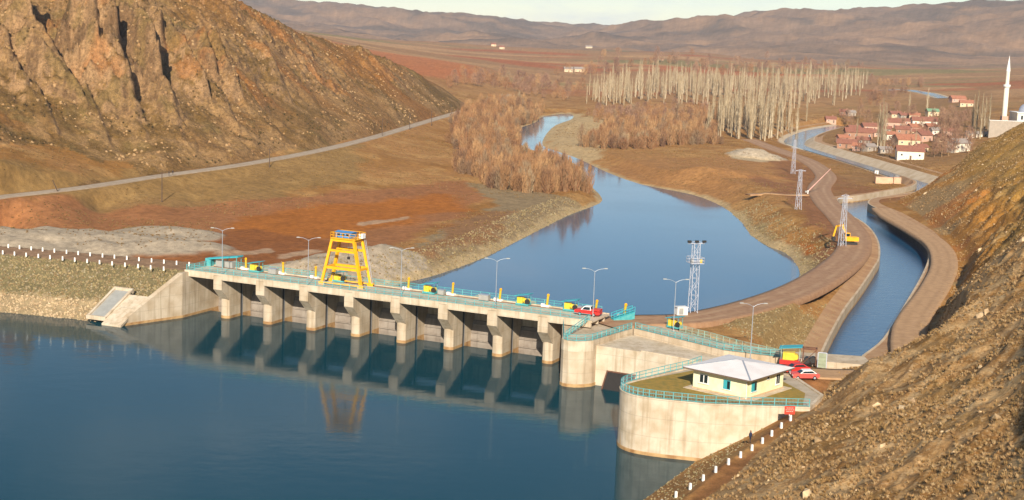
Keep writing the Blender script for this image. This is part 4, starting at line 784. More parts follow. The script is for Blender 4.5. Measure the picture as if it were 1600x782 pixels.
def window(x, y, w, h, z, face, shutter=False):
    if face == 'f': c, sz, n = (x, -.02, z), (w, .12, h), (0, -1)
    else: c, sz, n = (.02, y, z), (.12, w, h), (1, 0)
    wo = MB().box(c, sz).build('window', M_TEAL2 if shutter else M_WHITE, house)
    k = .78
    for s in (-1, 1):
        off = s * w / 4; cc = (c[0] + (off if n[0] == 0 else .03), c[1] + (off if n[0] else -.03), z); MB().box(cc, (w / 2 * k if n[0] == 0 else .1, .1 if n[0] == 0 else w / 2 * k, h * .86)).build('pane', M_TEAL2 if (shutter and s < 0) else M_GLASS, wo)
    sz2 = (w + .3, .25, .08) if n[0] == 0 else (.25, w + .3, .08); MB().box((c[0] + n[0] * .06, c[1] + n[1] * .06, z - h / 2 - .05), sz2).build('sill', M_WHITE, wo)
window(-7.4, 0, 1.5, 1.35, 1.75, 'f'); window(-3.4, 0, 1.2, 1.35, 1.6, 'f', True); window(0, 1.9, 1.4, 1.4, 1.65, 'r', True); window(0, 8.7, 1.1, 1.6, 1.7, 'r'); window(0, 5.8, .5, .4, 2.4, 'r')
# ------------------------------------------------------------------ lattice mast, electric lattice pylons
def lattice(name, label, cat, base, h, w0, w1, arms, group=None, floods=False, m=None):
    m = m or M_LATT; r = tag(empty(name, base, 0.25), label, cat, group); n = max(6, int(h / 1.5))
    def wz(z): return w0 + (w1 - w0) * z / h
    for sx in (-1, 1):
        for sy in (-1, 1): MB().bar((sx * w0 / 2, sy * w0 / 2, -.2), (sx * w1 / 2, sy * w1 / 2, h), .10).build('leg', m, r)
    br = MB()
    for i in range(n):
        z0_, z1_ = h * i / n, h * (i + 1) / n; a, b = wz(z0_) / 2, wz(z1_) / 2; s = 1 if i % 2 else -1
        for q in range(4):
            f_ = [(lambda u, k: (u * k, -k)), (lambda u, k: (k, u * k)), (lambda u, k: (-u * k, k)), (lambda u, k: (-k, -u * k))][q]
            br.bar((*f_(-s, a), z0_), (*f_(s, b), z1_), .05); br.bar((*f_(-1, b), z1_), (*f_(1, b), z1_), .045)
    br.build('bracing', m, r)
    for z, L in arms:
        ao = MB().bar((-L, 0, z), (L, 0, z), .12).bar((-L, 0, z), (0, 0, z + .5), .07).bar((L, 0, z), (0, 0, z + .5), .07).build('cross_arm', m, r)
        if not floods:
            for x in (-L, 0, L): MB().lathe([(.0, .32), (.07, .3), (.05, .24), (.09, .18), (.05, .12), (.09, .06), (.06, 0)], 8, (x, 0, z + .06)).build('insulator', M_RUST, ao)
    if floods:
        p = MB().box((0, 0, 9.6), (2.6, 2.6, .1)).build('platform', m, r)
        g = MB()
        for a, b in (((-1.3, -1.3), (1.3, -1.3)), ((1.3, -1.3), (1.3, 1.3)), ((1.3, 1.3), (-1.3, 1.3)), ((-1.3, 1.3), (-1.3, -1.3))):
            for z in (10.15, 10.7): g.bar((*a, z), (*b, z), .07)
            for t in (0, .5, 1): q = [a[j] + (b[j] - a[j]) * t for j in (0, 1)]; g.bar((*q, 9.6), (*q, 10.7), .07)
        g.build('guard_rail', m, p)
        for x in (-1.5, 0, 1.5): MB().box((x, -.25, h + .42), (.7, .45, .4)).bar((x, 0, h + .05), (x, 0, h + .3), .08).build('floodlight', M_DARK, r)
        for x in (-.9, .9): MB().box((x, -.5, 10.0), (.45, .5, .6)).build('control_box', M_YEL2 if x > 0 else M_GREY, r)
    return r
lattice('lattice_mast', 'white lattice mast with platform and floodlights at the edge of the river pool', 'mast', P(1082, 488, 8.0), 13.3, 1.45, 1.15, [(13.3, 1.7)], floods=True)
lattice('lattice_pylon', 'nearest white lattice pylon standing beside the yellow excavator', 'pylon', on(1315, 390), 14.8, 1.7, .7, [(14.0, 2.2), (14.75, 1.2)], 'lattice pylons along the track')
lattice('lattice_pylon', 'middle lattice pylon on the bare ground left of the tilted boom', 'pylon', on(1247, 328), 13.2, 1.6, .7, [(12.9, 1.9), (9.6, .7)], 'lattice pylons along the track')
lattice('lattice_pylon', 'farthest lattice pylon near the bend of the canal', 'pylon', on(1239, 272), 14.8, 1.5, .6, [(11.3, 1.6), (14.7, .5)], 'lattice pylons along the track')
kb = P(1064, 492, 8.1); ko = tag(empty('kiosk', kb, .3), 'small white kiosk box beside the foot of the lattice mast', 'kiosk'); MB().box((0, 0, .75), (2.1, 1.5, 1.4)).build('body', M_WHITE, ko); MB().box((0, 0, 1.5), (2.3, 1.7, .1)).build('lid', M_WHITE, ko); MB().box((-.3, -.76, .75), (.9, .04, 1.2)).build('door', M_GREY, ko); MB().box((0, 0, .03), (2.2, 1.6, .1)).build('plinth', M_GREY, ko)
# ------------------------------------------------------------------ intake hoist and machinery behind the house
ih = tag(empty('intake_hoist', P(1234, 568, 8.2), -.25), 'yellow hoist box on a red base below a teal sheet, right of the house', 'gate hoist')
MB().box((0, 0, .35), (3.2, 2.2, .7)).build('base_frame', M_RED, ih); MB().box((-.2, 0, 1.3), (1.9, 1.5, 1.2)).build('motor_housing', M_YEL2, ih); MB().tube((.9, -.6, 1.2), (.9, .6, 1.2), .45, n=14).build('cable_drum', M_YEL2, ih)
for x in (-1.4, 1.5):
    for y in (-.8, .8): MB().bar((x, y, .6), (x, y, 2.75), .08).build('column', M_TEALR, ih)
MB().add([(-1.8, -1.1, 2.5), (1.9, -1.1, 2.95), (1.9, 1.3, 2.95), (-1.8, 1.3, 2.5), (-1.8, -1.1, 2.6), (1.9, -1.1, 3.05), (1.9, 1.3, 3.05), (-1.8, 1.3, 2.6)], [(3, 2, 1, 0), (4, 5, 6, 7), (0, 1, 5, 4), (1, 2, 6, 5), (2, 3, 7, 6), (3, 0, 4, 7)]).build('canopy_roof', M_TEAL2, ih)
sg = tag(empty('screen_rake', P(1264, 570, 8.0), -.2), 'rusty steel rake frame with cable drums at the head of the canal', 'machine')
for x in (-1.1, 1.1):
    for y in (-.7, .7): MB().bar((x, y, 0), (x * .9, y, 2.7), .16).build('leg', M_RUST, sg)
MB().bar((-1.2, -.7, 2.7), (1.2, -.7, 2.7), .2).bar((-1.2, .7, 2.7), (1.2, .7, 2.7), .2).bar((-1.1, -.7, 2.7), (-1.1, .7, 2.7), .2).bar((1.1, -.7, 2.7), (1.1, .7, 2.7), .2).bar((-1.1, -.7, .2), (1.0, -.7, 2.6), .1).build('frame', M_RUST, sg)
for x, zz in ((-.4, .7), (.6, .9)): MB().tube((x, -.55, zz), (x, .55, zz), .5, n=14).build('cable_drum', M_DARK, sg)
MB().box((1.9, .2, .6), (1.0, 1.0, 1.2)).build('gearbox', M_RUST, sg)
gp = tag(empty('steel_screen', P(1284, 575, 7.8), -.35), 'upright grey green steel panel standing at the head of the canal', 'panel'); M_GG = mat('grey_green_paint', S('9AA084'), .7, .1, 1.2)
MB().box((0, 0, 1.2), (1.3, .15, 2.4)).build('plate', M_GG, gp); MB().bar((-.68, 0, 0), (-.68, 0, 2.5), .14).bar((.68, 0, 0), (.68, 0, 2.5), .14).bar((-.68, 0, 2.5), (.68, 0, 2.5), .12).build('frame', M_LATT, gp)
for z in (.6, 1.2, 1.8): MB().box((0, -.11, z), (1.2, .08, .1)).build('rib', M_GG, gp)
# ------------------------------------------------------------------ vehicles
def make_car(name, loc, rz, paint, roof, label, cat, kind='car'):
    r = tag(empty(name, loc, rz), label, cat); L, W = 4.3, 1.72
    if kind == 'car': lower = [(-2.15, .35), (-2.15, .85), (-1.95, .95), (-.95, 1.0), (1.75, .98), (2.1, .88), (2.15, .4), (1.8, .28), (-1.8, .28)]; cabp = [(-1.0, .98), (-.35, 1.44), (1.0, 1.46), (1.72, .98)]
    else: lower = [(-2.4, .4), (-2.4, .95), (-2.2, 1.02), (-1.1, 1.08), (2.4, 1.08), (2.45, .45), (2.1, .34), (-2.0, .34)]; cabp = [(-1.2, 1.06), (-.6, 1.72), (.6, 1.74), (.8, 1.06)]
    def ext(pr, w, ti=0): 
        n = len(pr); v = [(x, -w / 2 + (ti if z > 1.2 else 0), z) for x, z in pr] + [(x, w / 2 - (ti if z > 1.2 else 0), z) for x, z in pr]
        return MB().add(v, [tuple(range(n)), tuple(range(2 * n - 1, n - 1, -1))] + [(i, n + i, n + (i + 1) % n, (i + 1) % n) for i in range(n)])
    ext(lower, W).build('body', paint, r); cb = ext(cabp, W - .12, .14).build('cabin', roof, r)
    (x0, z0), (x1, z1), (x2, z2), (x3, z3) = cabp
    for s in (-1, 1):
        yb, yt = s * (W / 2 - .05), s * (W / 2 - .19); t = .12
        v = [(x0 + .25, yb, z0 + .06), (x3 - .25, yb, z3 + .06), (x2 - .05, yt + s * .02, z2 - .1), (x1 + .08, yt + s * .02, z1 - .1)]
        MB().add(v + [(a, b - s * .03, c) for a, b, c in v], [(0, 1, 2, 3), (7, 6, 5, 4), (0, 4, 5, 1), (1, 5, 6, 2), (2, 6, 7, 3), (3, 7, 4, 0)]).build('side_window', M_GLASS, cb)
    for (a, za), (b, zb), d in (((x0, z0), (x1, z1), -.02), ((x3, z3), (x2, z2), .02)):
        v = [(a + d * 2, -W / 2 + .16, za + .06), (a + d * 2, W / 2 - .16, za + .06), (b + d * 2, W / 2 - .26, zb - .04), (b + d * 2, -W / 2 + .26, zb - .04)]
        MB().add(v + [(p - d * 2, q, z) for p, q, z in v], [(0, 1, 2, 3), (7, 6, 5, 4), (0, 4, 5, 1), (1, 5, 6, 2), (2, 6, 7, 3), (3, 7, 4, 0)]).build('windscreen', M_GLASS, cb)
    for x in (-1.35, 1.35):
        for s in (-1, 1):
            wh = MB().tube((x, s * (W / 2 - .18), .32), (x, s * (W / 2 + .02), .32), .32, n=16).build('wheel', M_RUBBER, r); MB().tube((x, s * (W / 2 + .01), .32), (x, s * (W / 2 + .04), .32), .18, n=12).build('rim', M_GALV, wh)
    fx = lower[0][0]
    for s in (-1, 1): MB().box((fx - .01, s * .6, .72), (.06, .34, .18)).build('headlight', M_WHITE, r); MB().box((-fx + .01, s * .66, .75), (.06, .2, .2)).build('tail_light', M_RED, r)
    MB().box((fx - .03, 0, .45), (.12, W - .1, .2)).build('bumper', M_DARK, r)
    if kind != 'car': ext([(.85, .9), (.85, 1.34), (2.42, 1.34), (2.42, .9)], W).build('load_bed', paint, r)
    return r
M_PINK = mat('faded_red_paint', S('D8554A'), .45, .06, 2.0)
make_car('parked_car', P(1257, 592, 8.25), .12, M_PINK, M_WHITE, 'faded red car with white roof parked on the dirt right of the house', 'car')
make_car('parked_car', P(1243, 582, 8.25), .25, M_RED, M_RED, 'dark red car parked half behind the corner of the house', 'car')
make_car('pickup_truck', WL(79.2, 2.6, DK + .12), WRZ + .05, M_RED, M_WHITE, 'red pickup with white cab parked at the right end of the weir deck', 'pickup', 'pickup')
# excavator
ex = tag(empty('excavator', on(1327, 383), .1), 'yellow tracked excavator parked behind the nearest lattice pylon', 'excavator')
for s in (-1, 1):
    pr = [(-1.9, .5), (-1.6, .92), (1.6, .92), (1.9, .5), (1.6, .05), (-1.6, .05)]; n = 6; v = [(x, s * 1.2 - .3, z) for x, z in pr] + [(x, s * 1.2 + .3, z) for x, z in pr]
    MB().add(v, [tuple(range(n)), tuple(range(2 * n - 1, n - 1, -1))] + [(i, n + i, n + (i + 1) % n, (i + 1) % n) for i in range(n)]).build('track', M_DARK, ex)
MB().tube((0, 0, .8), (0, 0, 1.2), .8, n=16).build('turntable', M_DARK, ex)
MB().box((.3, 0, 1.75), (3.8, 2.6, 1.1)).build('body', M_YEL, ex); MB().box((1.9, 0, 1.75), (.7, 2.5, 1.0), 0, .85).build('counterweight', M_WHITE, ex)
cbx = MB().box((-1.0, -.75, 2.75), (1.5, 1.05, 1.5), 0, .9).build('cab', M_YEL, ex); MB().box((-1.0, -1.27, 2.9), (1.1, .06, .8)).build('window', M_GLASS, cbx); MB().box((-1.72, -.75, 2.9), (.08, .8, .8)).build('windscreen', M_GLASS, cbx)
MB().bar((-1.0, .35, 2.1), (-2.2, .4, 5.6), .5, .6).bar((-2.2, .4, 5.5), (-4.0, .4, 5.0), .4, .5).build('boom', M_YEL, ex); MB().bar((-3.9, .4, 5.1), (-4.6, .4, 2.2), .35, .4).build('stick', M_YEL, ex)
MB().side([(-4.9, 2.2), (-4.2, 2.3), (-3.9, 1.5), (-4.4, .9), (-5.0, 1.3)], 0, .9, lambda p: (p[1], p[0] - .05, p[2])).build('bucket', M_DARK, ex); MB().tube((-.9, .1, 2.2), (-1.9, .1, 4.0), .1, n=8).build('hydraulic_ram', M_GALV, ex)
# tilted boom
bo = tag(empty('barrier_boom', on(1262, 303), math.atan2(1, .3)), 'long pink boom tilted upward on the bare ground', 'boom')
_q = on(1262, 303); _d = Dp(1298, 264, _q[1] + 6) - _q; bo.rotation_euler = (0, 0, 0)
MB().tube((0, 0, .9), _d, .22, .12, n=8).build('boom_arm', mat('faded_pink', S('D0A090'), .7, .1, 1.0), bo); MB().bar((0, 0, -.1), (0, 0, 1.3), .4).build('post', M_WHITE, bo); MB().box((-.6, -.2, .8), (1.0, .6, .6)).build('counterweight', M_GREY, bo)
# containers by the canal
M_CONT = mat('beige_sheet', S('D6AE8C'), .7, .08, .6, second=S('C49672'), amt=.7)
def container(p, L, W, H, rz, lab):
    r = tag(empty('storage_container', p, rz), lab, 'container'); MB().box((0, 0, H / 2), (L, W, H)).build('body', M_CONT, r); MB().box((0, 0, H + .05), (L + .12, W + .12, .12)).build('roof', M_CONT, r)
    rb = MB(); [rb.box((x, -W / 2 - .03, H / 2), (.12, .08, H - .2)) for x in np.linspace(-L / 2 + .3, L / 2 - .3, int(L * 2))]; rb.build('ribs', M_CONT, r); MB().box((L / 2 + .03, 0, H / 2), (.06, W - .3, H - .3)).build('door', M_CONT, r); MB().box((0, 0, .02), (L - .1, W - .1, .1)).build('skid', M_DARK, r)
_c1 = on(1381, 287); container(_c1, 7.4, 2.6, 2.6, -.06, 'longer beige storage container on the canal bank'); _c2 = on(1401, 287); container(_c2, 3.0, 2.6, 2.5, -.06, 'shorter beige storage container at the right end of the longer one')
wb_ = on(1369, 272); wo_ = tag(empty('gauge_hut', wb_, 0), 'tiny white gauge hut at the edge of the canal above the containers', 'hut'); MB().box((0, 0, .8), (1.6, 1.4, 1.6)).build('wall', M_WHITE, wo_); MB().box((0, 0, 1.68), (2.0, 1.8, .16)).build('roof', M_GREY, wo_); MB().box((0, -.72, .7), (.6, .06, 1.2)).build('door', M_GREY, wo_)
# ------------------------------------------------------------------ guard posts, sign
gpm = MB().box((0, 0, .42), (.3, .3, .84), 0, .85).mesh('guard_post'); gpm.materials.append(M_WHITE)
def gpost(p, lab, grp, s=1.0): o = link('guard_post', gpm); o.location = p; o.rotation_euler = (0, 0, .3); o.scale = (s, s, s); tag(o, lab, 'guard post', grp)
fx_ = [12, 63, 114, 167, 218, 273, 326, 380, 434, 489, 545, 602, 657, 714]; bx_ = [36, 85, 136, 186, 237, 290, 341, 393, 447, 499, 553, 606, 661, 715, 770, 825]
for i, x in enumerate(fx_):
    px = x / 2.7925; py = 397.6 + (px - 4.3) * (423 - 397.6) / 251; gpost(P(px, py, 8.6), '%s white guard post from the left in the row above the stone bank' % ORD[i], 'guard posts on the dam crest', 1.0)
for i, x in enumerate(bx_):
    px = x / 2.7925; py = 387.6 + (px - 12.9) * (416 - 387.6) / 282.5; gpost(P(px, py, 8.6), '%s white guard post from the left on the gravel side of the crest' % ORD[i], 'guard posts on the dam crest', 1.0)
rp = [(1235, 658), (1220.6, 669.6), (1205.6, 682), (1191, 693.5), (1174.7, 704.5), (1156.8, 715.5), (1138, 726.5), (1118, 738.8), (1098.6, 751.7), (1078.3, 765), (1056, 777.6), (1034, 791)]
for i, (x, y) in enumerate(rp): gpost(on(x, y, 7), '%s white guard post from the red sign down the shore road' % ORD[i], 'guard posts of the shore road')
sp = on(1233, 656, 8); sn = tag(empty('warning_sign', sp, .1), 'red warning sign board beside the end of the terrace railing', 'sign')
MB().tube((0, .05, 0), (0, .05, 1.9), .05, n=8).build('post', M_WHITE, sn); MB().box((0, 0, 1.35), (1.5, .06, 1.15)).build('board', mat('sign_red', S('E0402A'), .5, .05, 2.0), sn)
tx = MB()
for z, n_, w_ in ((1.68, 4, .18), (1.42, 5, .15), (1.18, 4, .17)):
    for i in range(n_): tx.box(((i - (n_ - 1) / 2) * .26, -.04, z), (w_, .02, .09))
tag(tx.build('lettering', mat('sign_lettering', S('F0B0A0'), .5, .05, 2.0), sn), None, None, None, 'stuff')
# ------------------------------------------------------------------ people
def person(name, loc, rz, top, bottom, label, stride=.12, h=1.74):
    r = tag(empty(name, loc, rz), label, 'person')
    V = [(0, 0, .92), (0, 0, 1.12), (0, -.01, 1.36), (0, 0, 1.5), (0, -.02, 1.6), (0, -.02, 1.7), (-.19, 0, 1.4), (-.25, .02, 1.14), (-.24, -.06, .9), (-.24, -.1, .8), (.19, 0, 1.4), (.25, .02, 1.14), (.24, -.06, .9), (.24, -.1, .8), (-.1, 0, .86), (-.11, -stride, .48), (-.11, -stride * .7, .08), (-.11, -stride * .7 - .16, .04), (.1, 0, .86), (.11, stride * .6, .48), (.11, stride * 1.3, .1), (.11, stride * 1.3 - .16, .04)]
    E_ = [(0, 1), (1, 2), (2, 3), (3, 4), (4, 5), (2, 6), (6, 7), (7, 8), (8, 9), (2, 10), (10, 11), (11, 12), (12, 13), (0, 14), (14, 15), (15, 16), (16, 17), (0, 18), (18, 19), (19, 20), (20, 21)]
    Rr = [.15, .14, .17, .06, .1, .08, .07, .055, .04, .045, .07, .055, .04, .045, .095, .07, .045, .04, .095, .07, .045, .04]
    me = bpy.data.meshes.new('body'); me.from_pydata([(a, b, c * h / 1.76) for a, b, c in V], E_, [])
    o = link('body', me, top, r); o.modifiers.new('Skin', 'SKIN').use_smooth_shade = True
    for i, q in enumerate(Rr): me.skin_vertices[0].data[i].radius = (q, q * .8)
    me.skin_vertices[0].data[0].use_root = True
    s = o.modifiers.new('Sub', 'SUBSURF'); s.levels = 1; s.render_levels = 1
    MB().lathe([(0, .0), (.115, .01), (.125, .06), (.09, .13), (0, .15)], 10, (0, .0, 1.62 * h / 1.76)).build('hair', M_DARK, r, True)
    MB().lathe([(.0, -.02), (.085, 0), (.09, .06), (.07, .12), (0, .13)], 10, (0, -.045, 1.56 * h / 1.76)).build('face', mat('skin_' + name, S('B07A5C'), .6, .05, 2.0), r, True)
    MB().lathe([(.17, .0), (.19, .2), (.2, .42), (.12, .52)], 10, (0, 0, .96)).build('jacket', bottom, r, True)
M_CLOTH = mat('dark_cloth', S('1F2230'), .9, .1, 3.0); M_CLOTH2 = mat('navy_jacket', S('272C44'), .9, .1, 3.0); M_CLOTH3 = mat('brown_cloth', S('4A3A30'), .9, .1, 3.0)
person('person', on(1172, 692, 7), .6, M_CLOTH, M_CLOTH2, 'person in dark clothes walking along the shore road by the white posts')
person('person', P(264, 275, 8.2), 1.2, M_CLOTH, M_CLOTH3, 'left one of two people in dark clothes on the gravel road'); person('person', P(270, 274, 8.2), 1.0, M_CLOTH3, M_CLOTH, 'right one of two people in dark clothes on the gravel road')
# ------------------------------------------------------------------ wooden poles
M_POLE = mat('pole_wood', S('5A4638'), .9, .1, 2.0)
for px, py, hgt, lab in [(253, 316, 9.5, 'wooden utility pole on the grassy bank below the gravel road'), (91, 300, 6, 'short leaning wooden pole beside the gravel road on the far left'), (597, 213, 8, 'wooden utility pole beside the gravel road in the middle of its run'), (640, 203, 8, 'wooden utility pole beside the gravel road right of the middle'), (674, 197, 8, 'wooden utility pole beside the gravel road near the willow thicket'), (705, 187, 8, 'wooden utility pole where the gravel road nears the hill foot'), (421, 262, 7, 'wooden utility pole just below the gravel road under the crags')]:
    q = on(px, py, 6); r = tag(empty('utility_pole', q, 1.0), lab, 'utility pole'); MB().tube((0, 0, -.3), (0 if px != 91 else -2.0, 0, hgt if px != 91 else 3.6), .16, .11, n=8).build('pole', M_POLE, r)
    if px != 91: MB().bar((-.8, 0, hgt - .5), (.8, 0, hgt - .5), .12).build('cross_arm', M_POLE, r)
# ------------------------------------------------------------------ canal walls and banks
def canal_side(name, line, out_sign, slope_from, label, wall_top=3.0, run=5.0, top=3.0):
    t = np.gradient(line, axis=0); t /= np.hypot(t[:, 0], t[:, 1])[:, None]; nr = np.stack([-t[:, 1], t[:, 0]], -1) * out_sign; n = len(line)
    def rows(prof, i0, i1, nm, m, parent=None):
        v = []; f = []; k = len(prof(i0))
        for i in range(i0, i1):
            for (o, z) in prof(i): q = line[i] + nr[i] * o; v.append((q[0], q[1], float(ground(q[0], q[1])) + .12 if z is None else z))
        for i in range(i1 - i0 - 1):
            for a in range(k - 1): f.append((i * k + a, (i + 1) * k + a, (i + 1) * k + a + 1, i * k + a + 1))
        return MB().add(v, f).build(nm, m, parent)
    root = tag(empty(name, (0, 0, 0)), label, 'canal wall')
    rows(lambda i: [(0, -4.5), (0, wall_top), (.5, wall_top), (.5, wall_top - .5)], 0, slope_from + 1, 'wall', M_LINING, root)
    rows(lambda i: [(-.03, CANAL_Z - .6), (-.03, CANAL_Z + .45), (.05, CANAL_Z + .46)], 0, slope_from + 1, 'waterline_band', M_WET, root)
    if slope_from < n - 2: rows(lambda i: [(-.6, -2.2), (0, CANAL_Z - .3), (run, top), (run + .6, top + .05), (run + .6, top - .5)], slope_from, n, 'sloped_lining', M_LINING, root)
    tag(rows(lambda i: [(.5, wall_top - .06), (1.6, wall_top + .1), (3.9, None), (4.1, -1)], 0, slope_from + 1, 'canal_bank', M_DIRT2), 'dirt bank strip behind the canal wall', None, None, 'structure')
    if slope_from < n - 2: tag(rows(lambda i: [(run + .6, top - .05), (run + 2.2, top), (run + 5, None), (run + 5.2, -1)], slope_from, n, 'canal_bank', M_DIRT2), 'dirt berm above the sloped canal lining', None, None, 'structure')
canal_side('canal_wall', canal_left, 1, 86, 'concrete wall on the river side of the curving canal', 2.7, 3.0, .7)
canal_side('canal_wall', canal_right, -1, 71, 'concrete wall on the hillside bank of the curving canal')
far_canal = smooth_line(np.array([P(1380, 151, 4), P(1405, 151, 4), P(1430, 155, 4), P(1455, 161, 4), P(1474, 169, 4)]), 6); far_canal[:, 2] = [max(float(ground(a, b)), 2) for a, b in far_canal[:, :2]]

strip('canal_bank', far_canal, 8, M_LINING, lab='pale lined banks of the canal beyond the village', lift=0.12, thick=4, fol=True)
strip('canal_water', far_canal, 4.5, M_CAN, lab='far reach of the canal beyond the village', lift=.3, thick=.1, fol=True)
sp_road = smooth_line(np.array([P(1168, 303, 4), P(1190, 302.5, 4), P(1220, 304, 4), P(1260, 303, 4)]), 5); 
strip('dirt_track', sp_road, 1.6, M_DIRT2, lab='thin pale track crossing the bare ground by the middle pylon', lift=.15, fol=True)
# concrete landing block at the end of the straight canal wall
if 0: _e = P(1318, 466, 3.6); lb = tag(empty('wall_buttress', _e, -1.0), 'pale concrete buttress standing above the straight canal wall', 'buttress'); MB().box((0, 0, -1.0), (5.0, 1.2, 3.4), 0, .96).build('block', M_CONC2, lb); MB().box((0, 0, .78), (5.3, 1.4, .2)).build('cap', M_CONC2, lb)

# ------------------------------------------------------------------ scattering
def scatter(name, pts, scl, rot, variants, label, kind='stuff'):
    pts = np.asarray(pts, np.float32); n = len(pts); me = bpy.data.meshes.new(name); me.vertices.add(n); me.vertices.foreach_set('co', pts.ravel())
    a = me.attributes.new('sc', 'FLOAT', 'POINT'); a.data.foreach_set('value', np.asarray(scl, np.float32)); a = me.attributes.new('rt', 'FLOAT_VECTOR', 'POINT'); a.data.foreach_set('vector', np.asarray(rot, np.float32).ravel())
    a = me.attributes.new('ix', 'INT', 'POINT'); a.data.foreach_set('value', RNG.integers(0, len(variants), n).astype(np.int32))
    c = bpy.data.collections.new(name + '_kinds')
    for k, vme in enumerate(variants): c.objects.link(bpy.data.objects.new('%s_kind_%d' % (name, k), vme))
    g = bpy.data.node_groups.new(name, 'GeometryNodeTree'); g.interface.new_socket('Geometry', in_out='INPUT', socket_type='NodeSocketGeometry'); g.interface.new_socket('Geometry', in_out='OUTPUT', socket_type='NodeSocketGeometry')
    N = g.nodes; L = g.links; gi = N.new('NodeGroupInput'); go = N.new('NodeGroupOutput'); ip = N.new('GeometryNodeInstanceOnPoints'); ci = N.new('GeometryNodeCollectionInfo')
    ci.inputs['Collection'].default_value = c; ci.inputs['Separate Children'].default_value = True; ci.inputs['Reset Children'].default_value = True
    def attr(nm, ty): q = N.new('GeometryNodeInputNamedAttribute'); q.data_type = ty; q.inputs['Name'].default_value = nm; return q.outputs['Attribute']
    L.new(gi.outputs[0], ip.inputs['Points']); L.new(ci.outputs[0], ip.inputs['Instance']); ip.inputs['Pick Instance'].default_value = True
    L.new(attr('ix', 'INT'), ip.inputs['Instance Index']); L.new(attr('sc', 'FLOAT'), ip.inputs['Scale'])
    er = N.new('FunctionNodeEulerToRotation'); L.new(attr('rt', 'FLOAT_VECTOR'), er.inputs[0]); L.new(er.outputs[0], ip.inputs['Rotation']); L.new(ip.outputs[0], go.inputs[0])
    o = link(name, me); md = o.modifiers.new('scatter', 'NODES'); md.node_group = g
    return tag(o, label, None, None, kind)
def gidx(x, y):
    i = np.clip(np.searchsorted(az, np.arctan2(x, y)) - 1, 0, NA - 2); j = np.clip(np.searchsorted(lr, np.log(np.hypot(x, y))) - 1, 0, NR - 2); return j, i
def var_mat(name, cols, rough=1.0, amt=.25):
    m = bpy.data.materials.new(name); m.use_nodes = True; N = m.node_tree.nodes; L = m.node_tree.links; b = N['Principled BSDF']; b.inputs['Roughness'].default_value = rough; b.inputs['Specular IOR Level'].default_value = .15
    oi = N.new('ShaderNodeObjectInfo'); rp_ = N.new('ShaderNodeValToRGB'); e = rp_.color_ramp.elements
    while len(e) < len(cols): e.new(.5)
    for k, c in enumerate(cols): e[k].position = k / (len(cols) - 1); e[k].color = (*c, 1)
    L.new(oi.outputs['Random'], rp_.inputs['Fac']); ge = N.new('ShaderNodeTexCoord'); n = N.new('ShaderNodeTexNoise'); n.inputs['Scale'].default_value = 1.5; L.new(ge.outputs['Object'], n.inputs['Vector'])
    r = N.new('ShaderNodeMapRange'); r.inputs[1].default_value = .3; r.inputs[2].default_value = .7; r.inputs[3].default_value = 1 - amt; r.inputs[4].default_value = 1 + amt; L.new(n.outputs['Fac'], r.inputs[0])
    mu = N.new('ShaderNodeVectorMath'); mu.operation = 'SCALE'; L.new(rp_.outputs['Color'], mu.inputs[0]); L.new(r.outputs[0], mu.inputs['Scale']); L.new(mu.outputs[0], b.inputs['Base Color'])
    return m
def rock_mesh(seed, m, flat=.7):
    rg = np.random.default_rng(seed); bm = bmesh.new(); bmesh.ops.create_icosphere(bm, subdivisions=1, radius=.5)
    for v in bm.verts: v.co *= rg.uniform(.7, 1.25); v.co.z *= flat; v.co.x *= 1.2
    me = bpy.data.meshes.new('stone'); bm.to_mesh(me); bm.free(); me.materials.append(m); return me
M_ST1 = var_mat('slope_stone', [S('8E7452'), S('B89A74'), S('C8AE88'), S('A08260')]); M_ST2 = var_mat('riprap_stone', [S('6E6448'), S('86764F'), S('9A8660'), S('7A6242'), S('988C70')]); M_ST3 = var_mat('pale_riprap_stone', [S('B09670'), S('BCA482'), S('9A7E5C')]); M_ST4 = var_mat('hill_stone', [S('8A6844'), S('A27E54'), S('A88860'), S('7A6038')])
RK1 = [rock_mesh(k, M_ST1) for k in range(4)]; RK2 = [rock_mesh(10 + k, M_ST2, .8) for k in range(4)]; RK3 = [rock_mesh(20 + k, M_ST3) for k in range(3)]; RK4 = [rock_mesh(30 + k, M_ST4, .9) for k in range(4)]
def rrot(n, full=True): r = RNG.uniform(0, 6.283, (n, 3)); r[:, :2] *= (1 if full else 0); return r
def tuft_mesh(seed, m, n=20, h=.42, spread=.48):
    rg = np.random.default_rng(seed); v = []; t = []
    for k in range(n):
        a = rg.uniform(0, 6.283); d = rg.uniform(.1, 1) * spread; b = np.array([math.cos(a) * d * .4, math.sin(a) * d * .4, -.05]); tip = np.array([math.cos(a) * d, math.sin(a) * d, h * rg.uniform(.5, 1.0)]); p = np.array([-math.sin(a), math.cos(a), 0]) * rg.uniform(.04, .09)
        i = len(v); v += [b - p, b + p, tip]; t.append((i, i + 1, i + 2))
    me = np_mesh('tuft', v, None, t); me.materials.append(m); return me
M_GRS = var_mat('straw_grass', [S('B49064'), S('9E7A4C'), S('C2A478'), S('8E6C3E'), S('A88A5C')])
TF = [tuft_mesh(k, M_GRS) for k in range(5)]; TF2 = [tuft_mesh(k, var_mat('valley_weeds', [S('8E7048'), S('7A6036'), S('9C7E52'), S('846A40')])) for k in range(6, 9)]
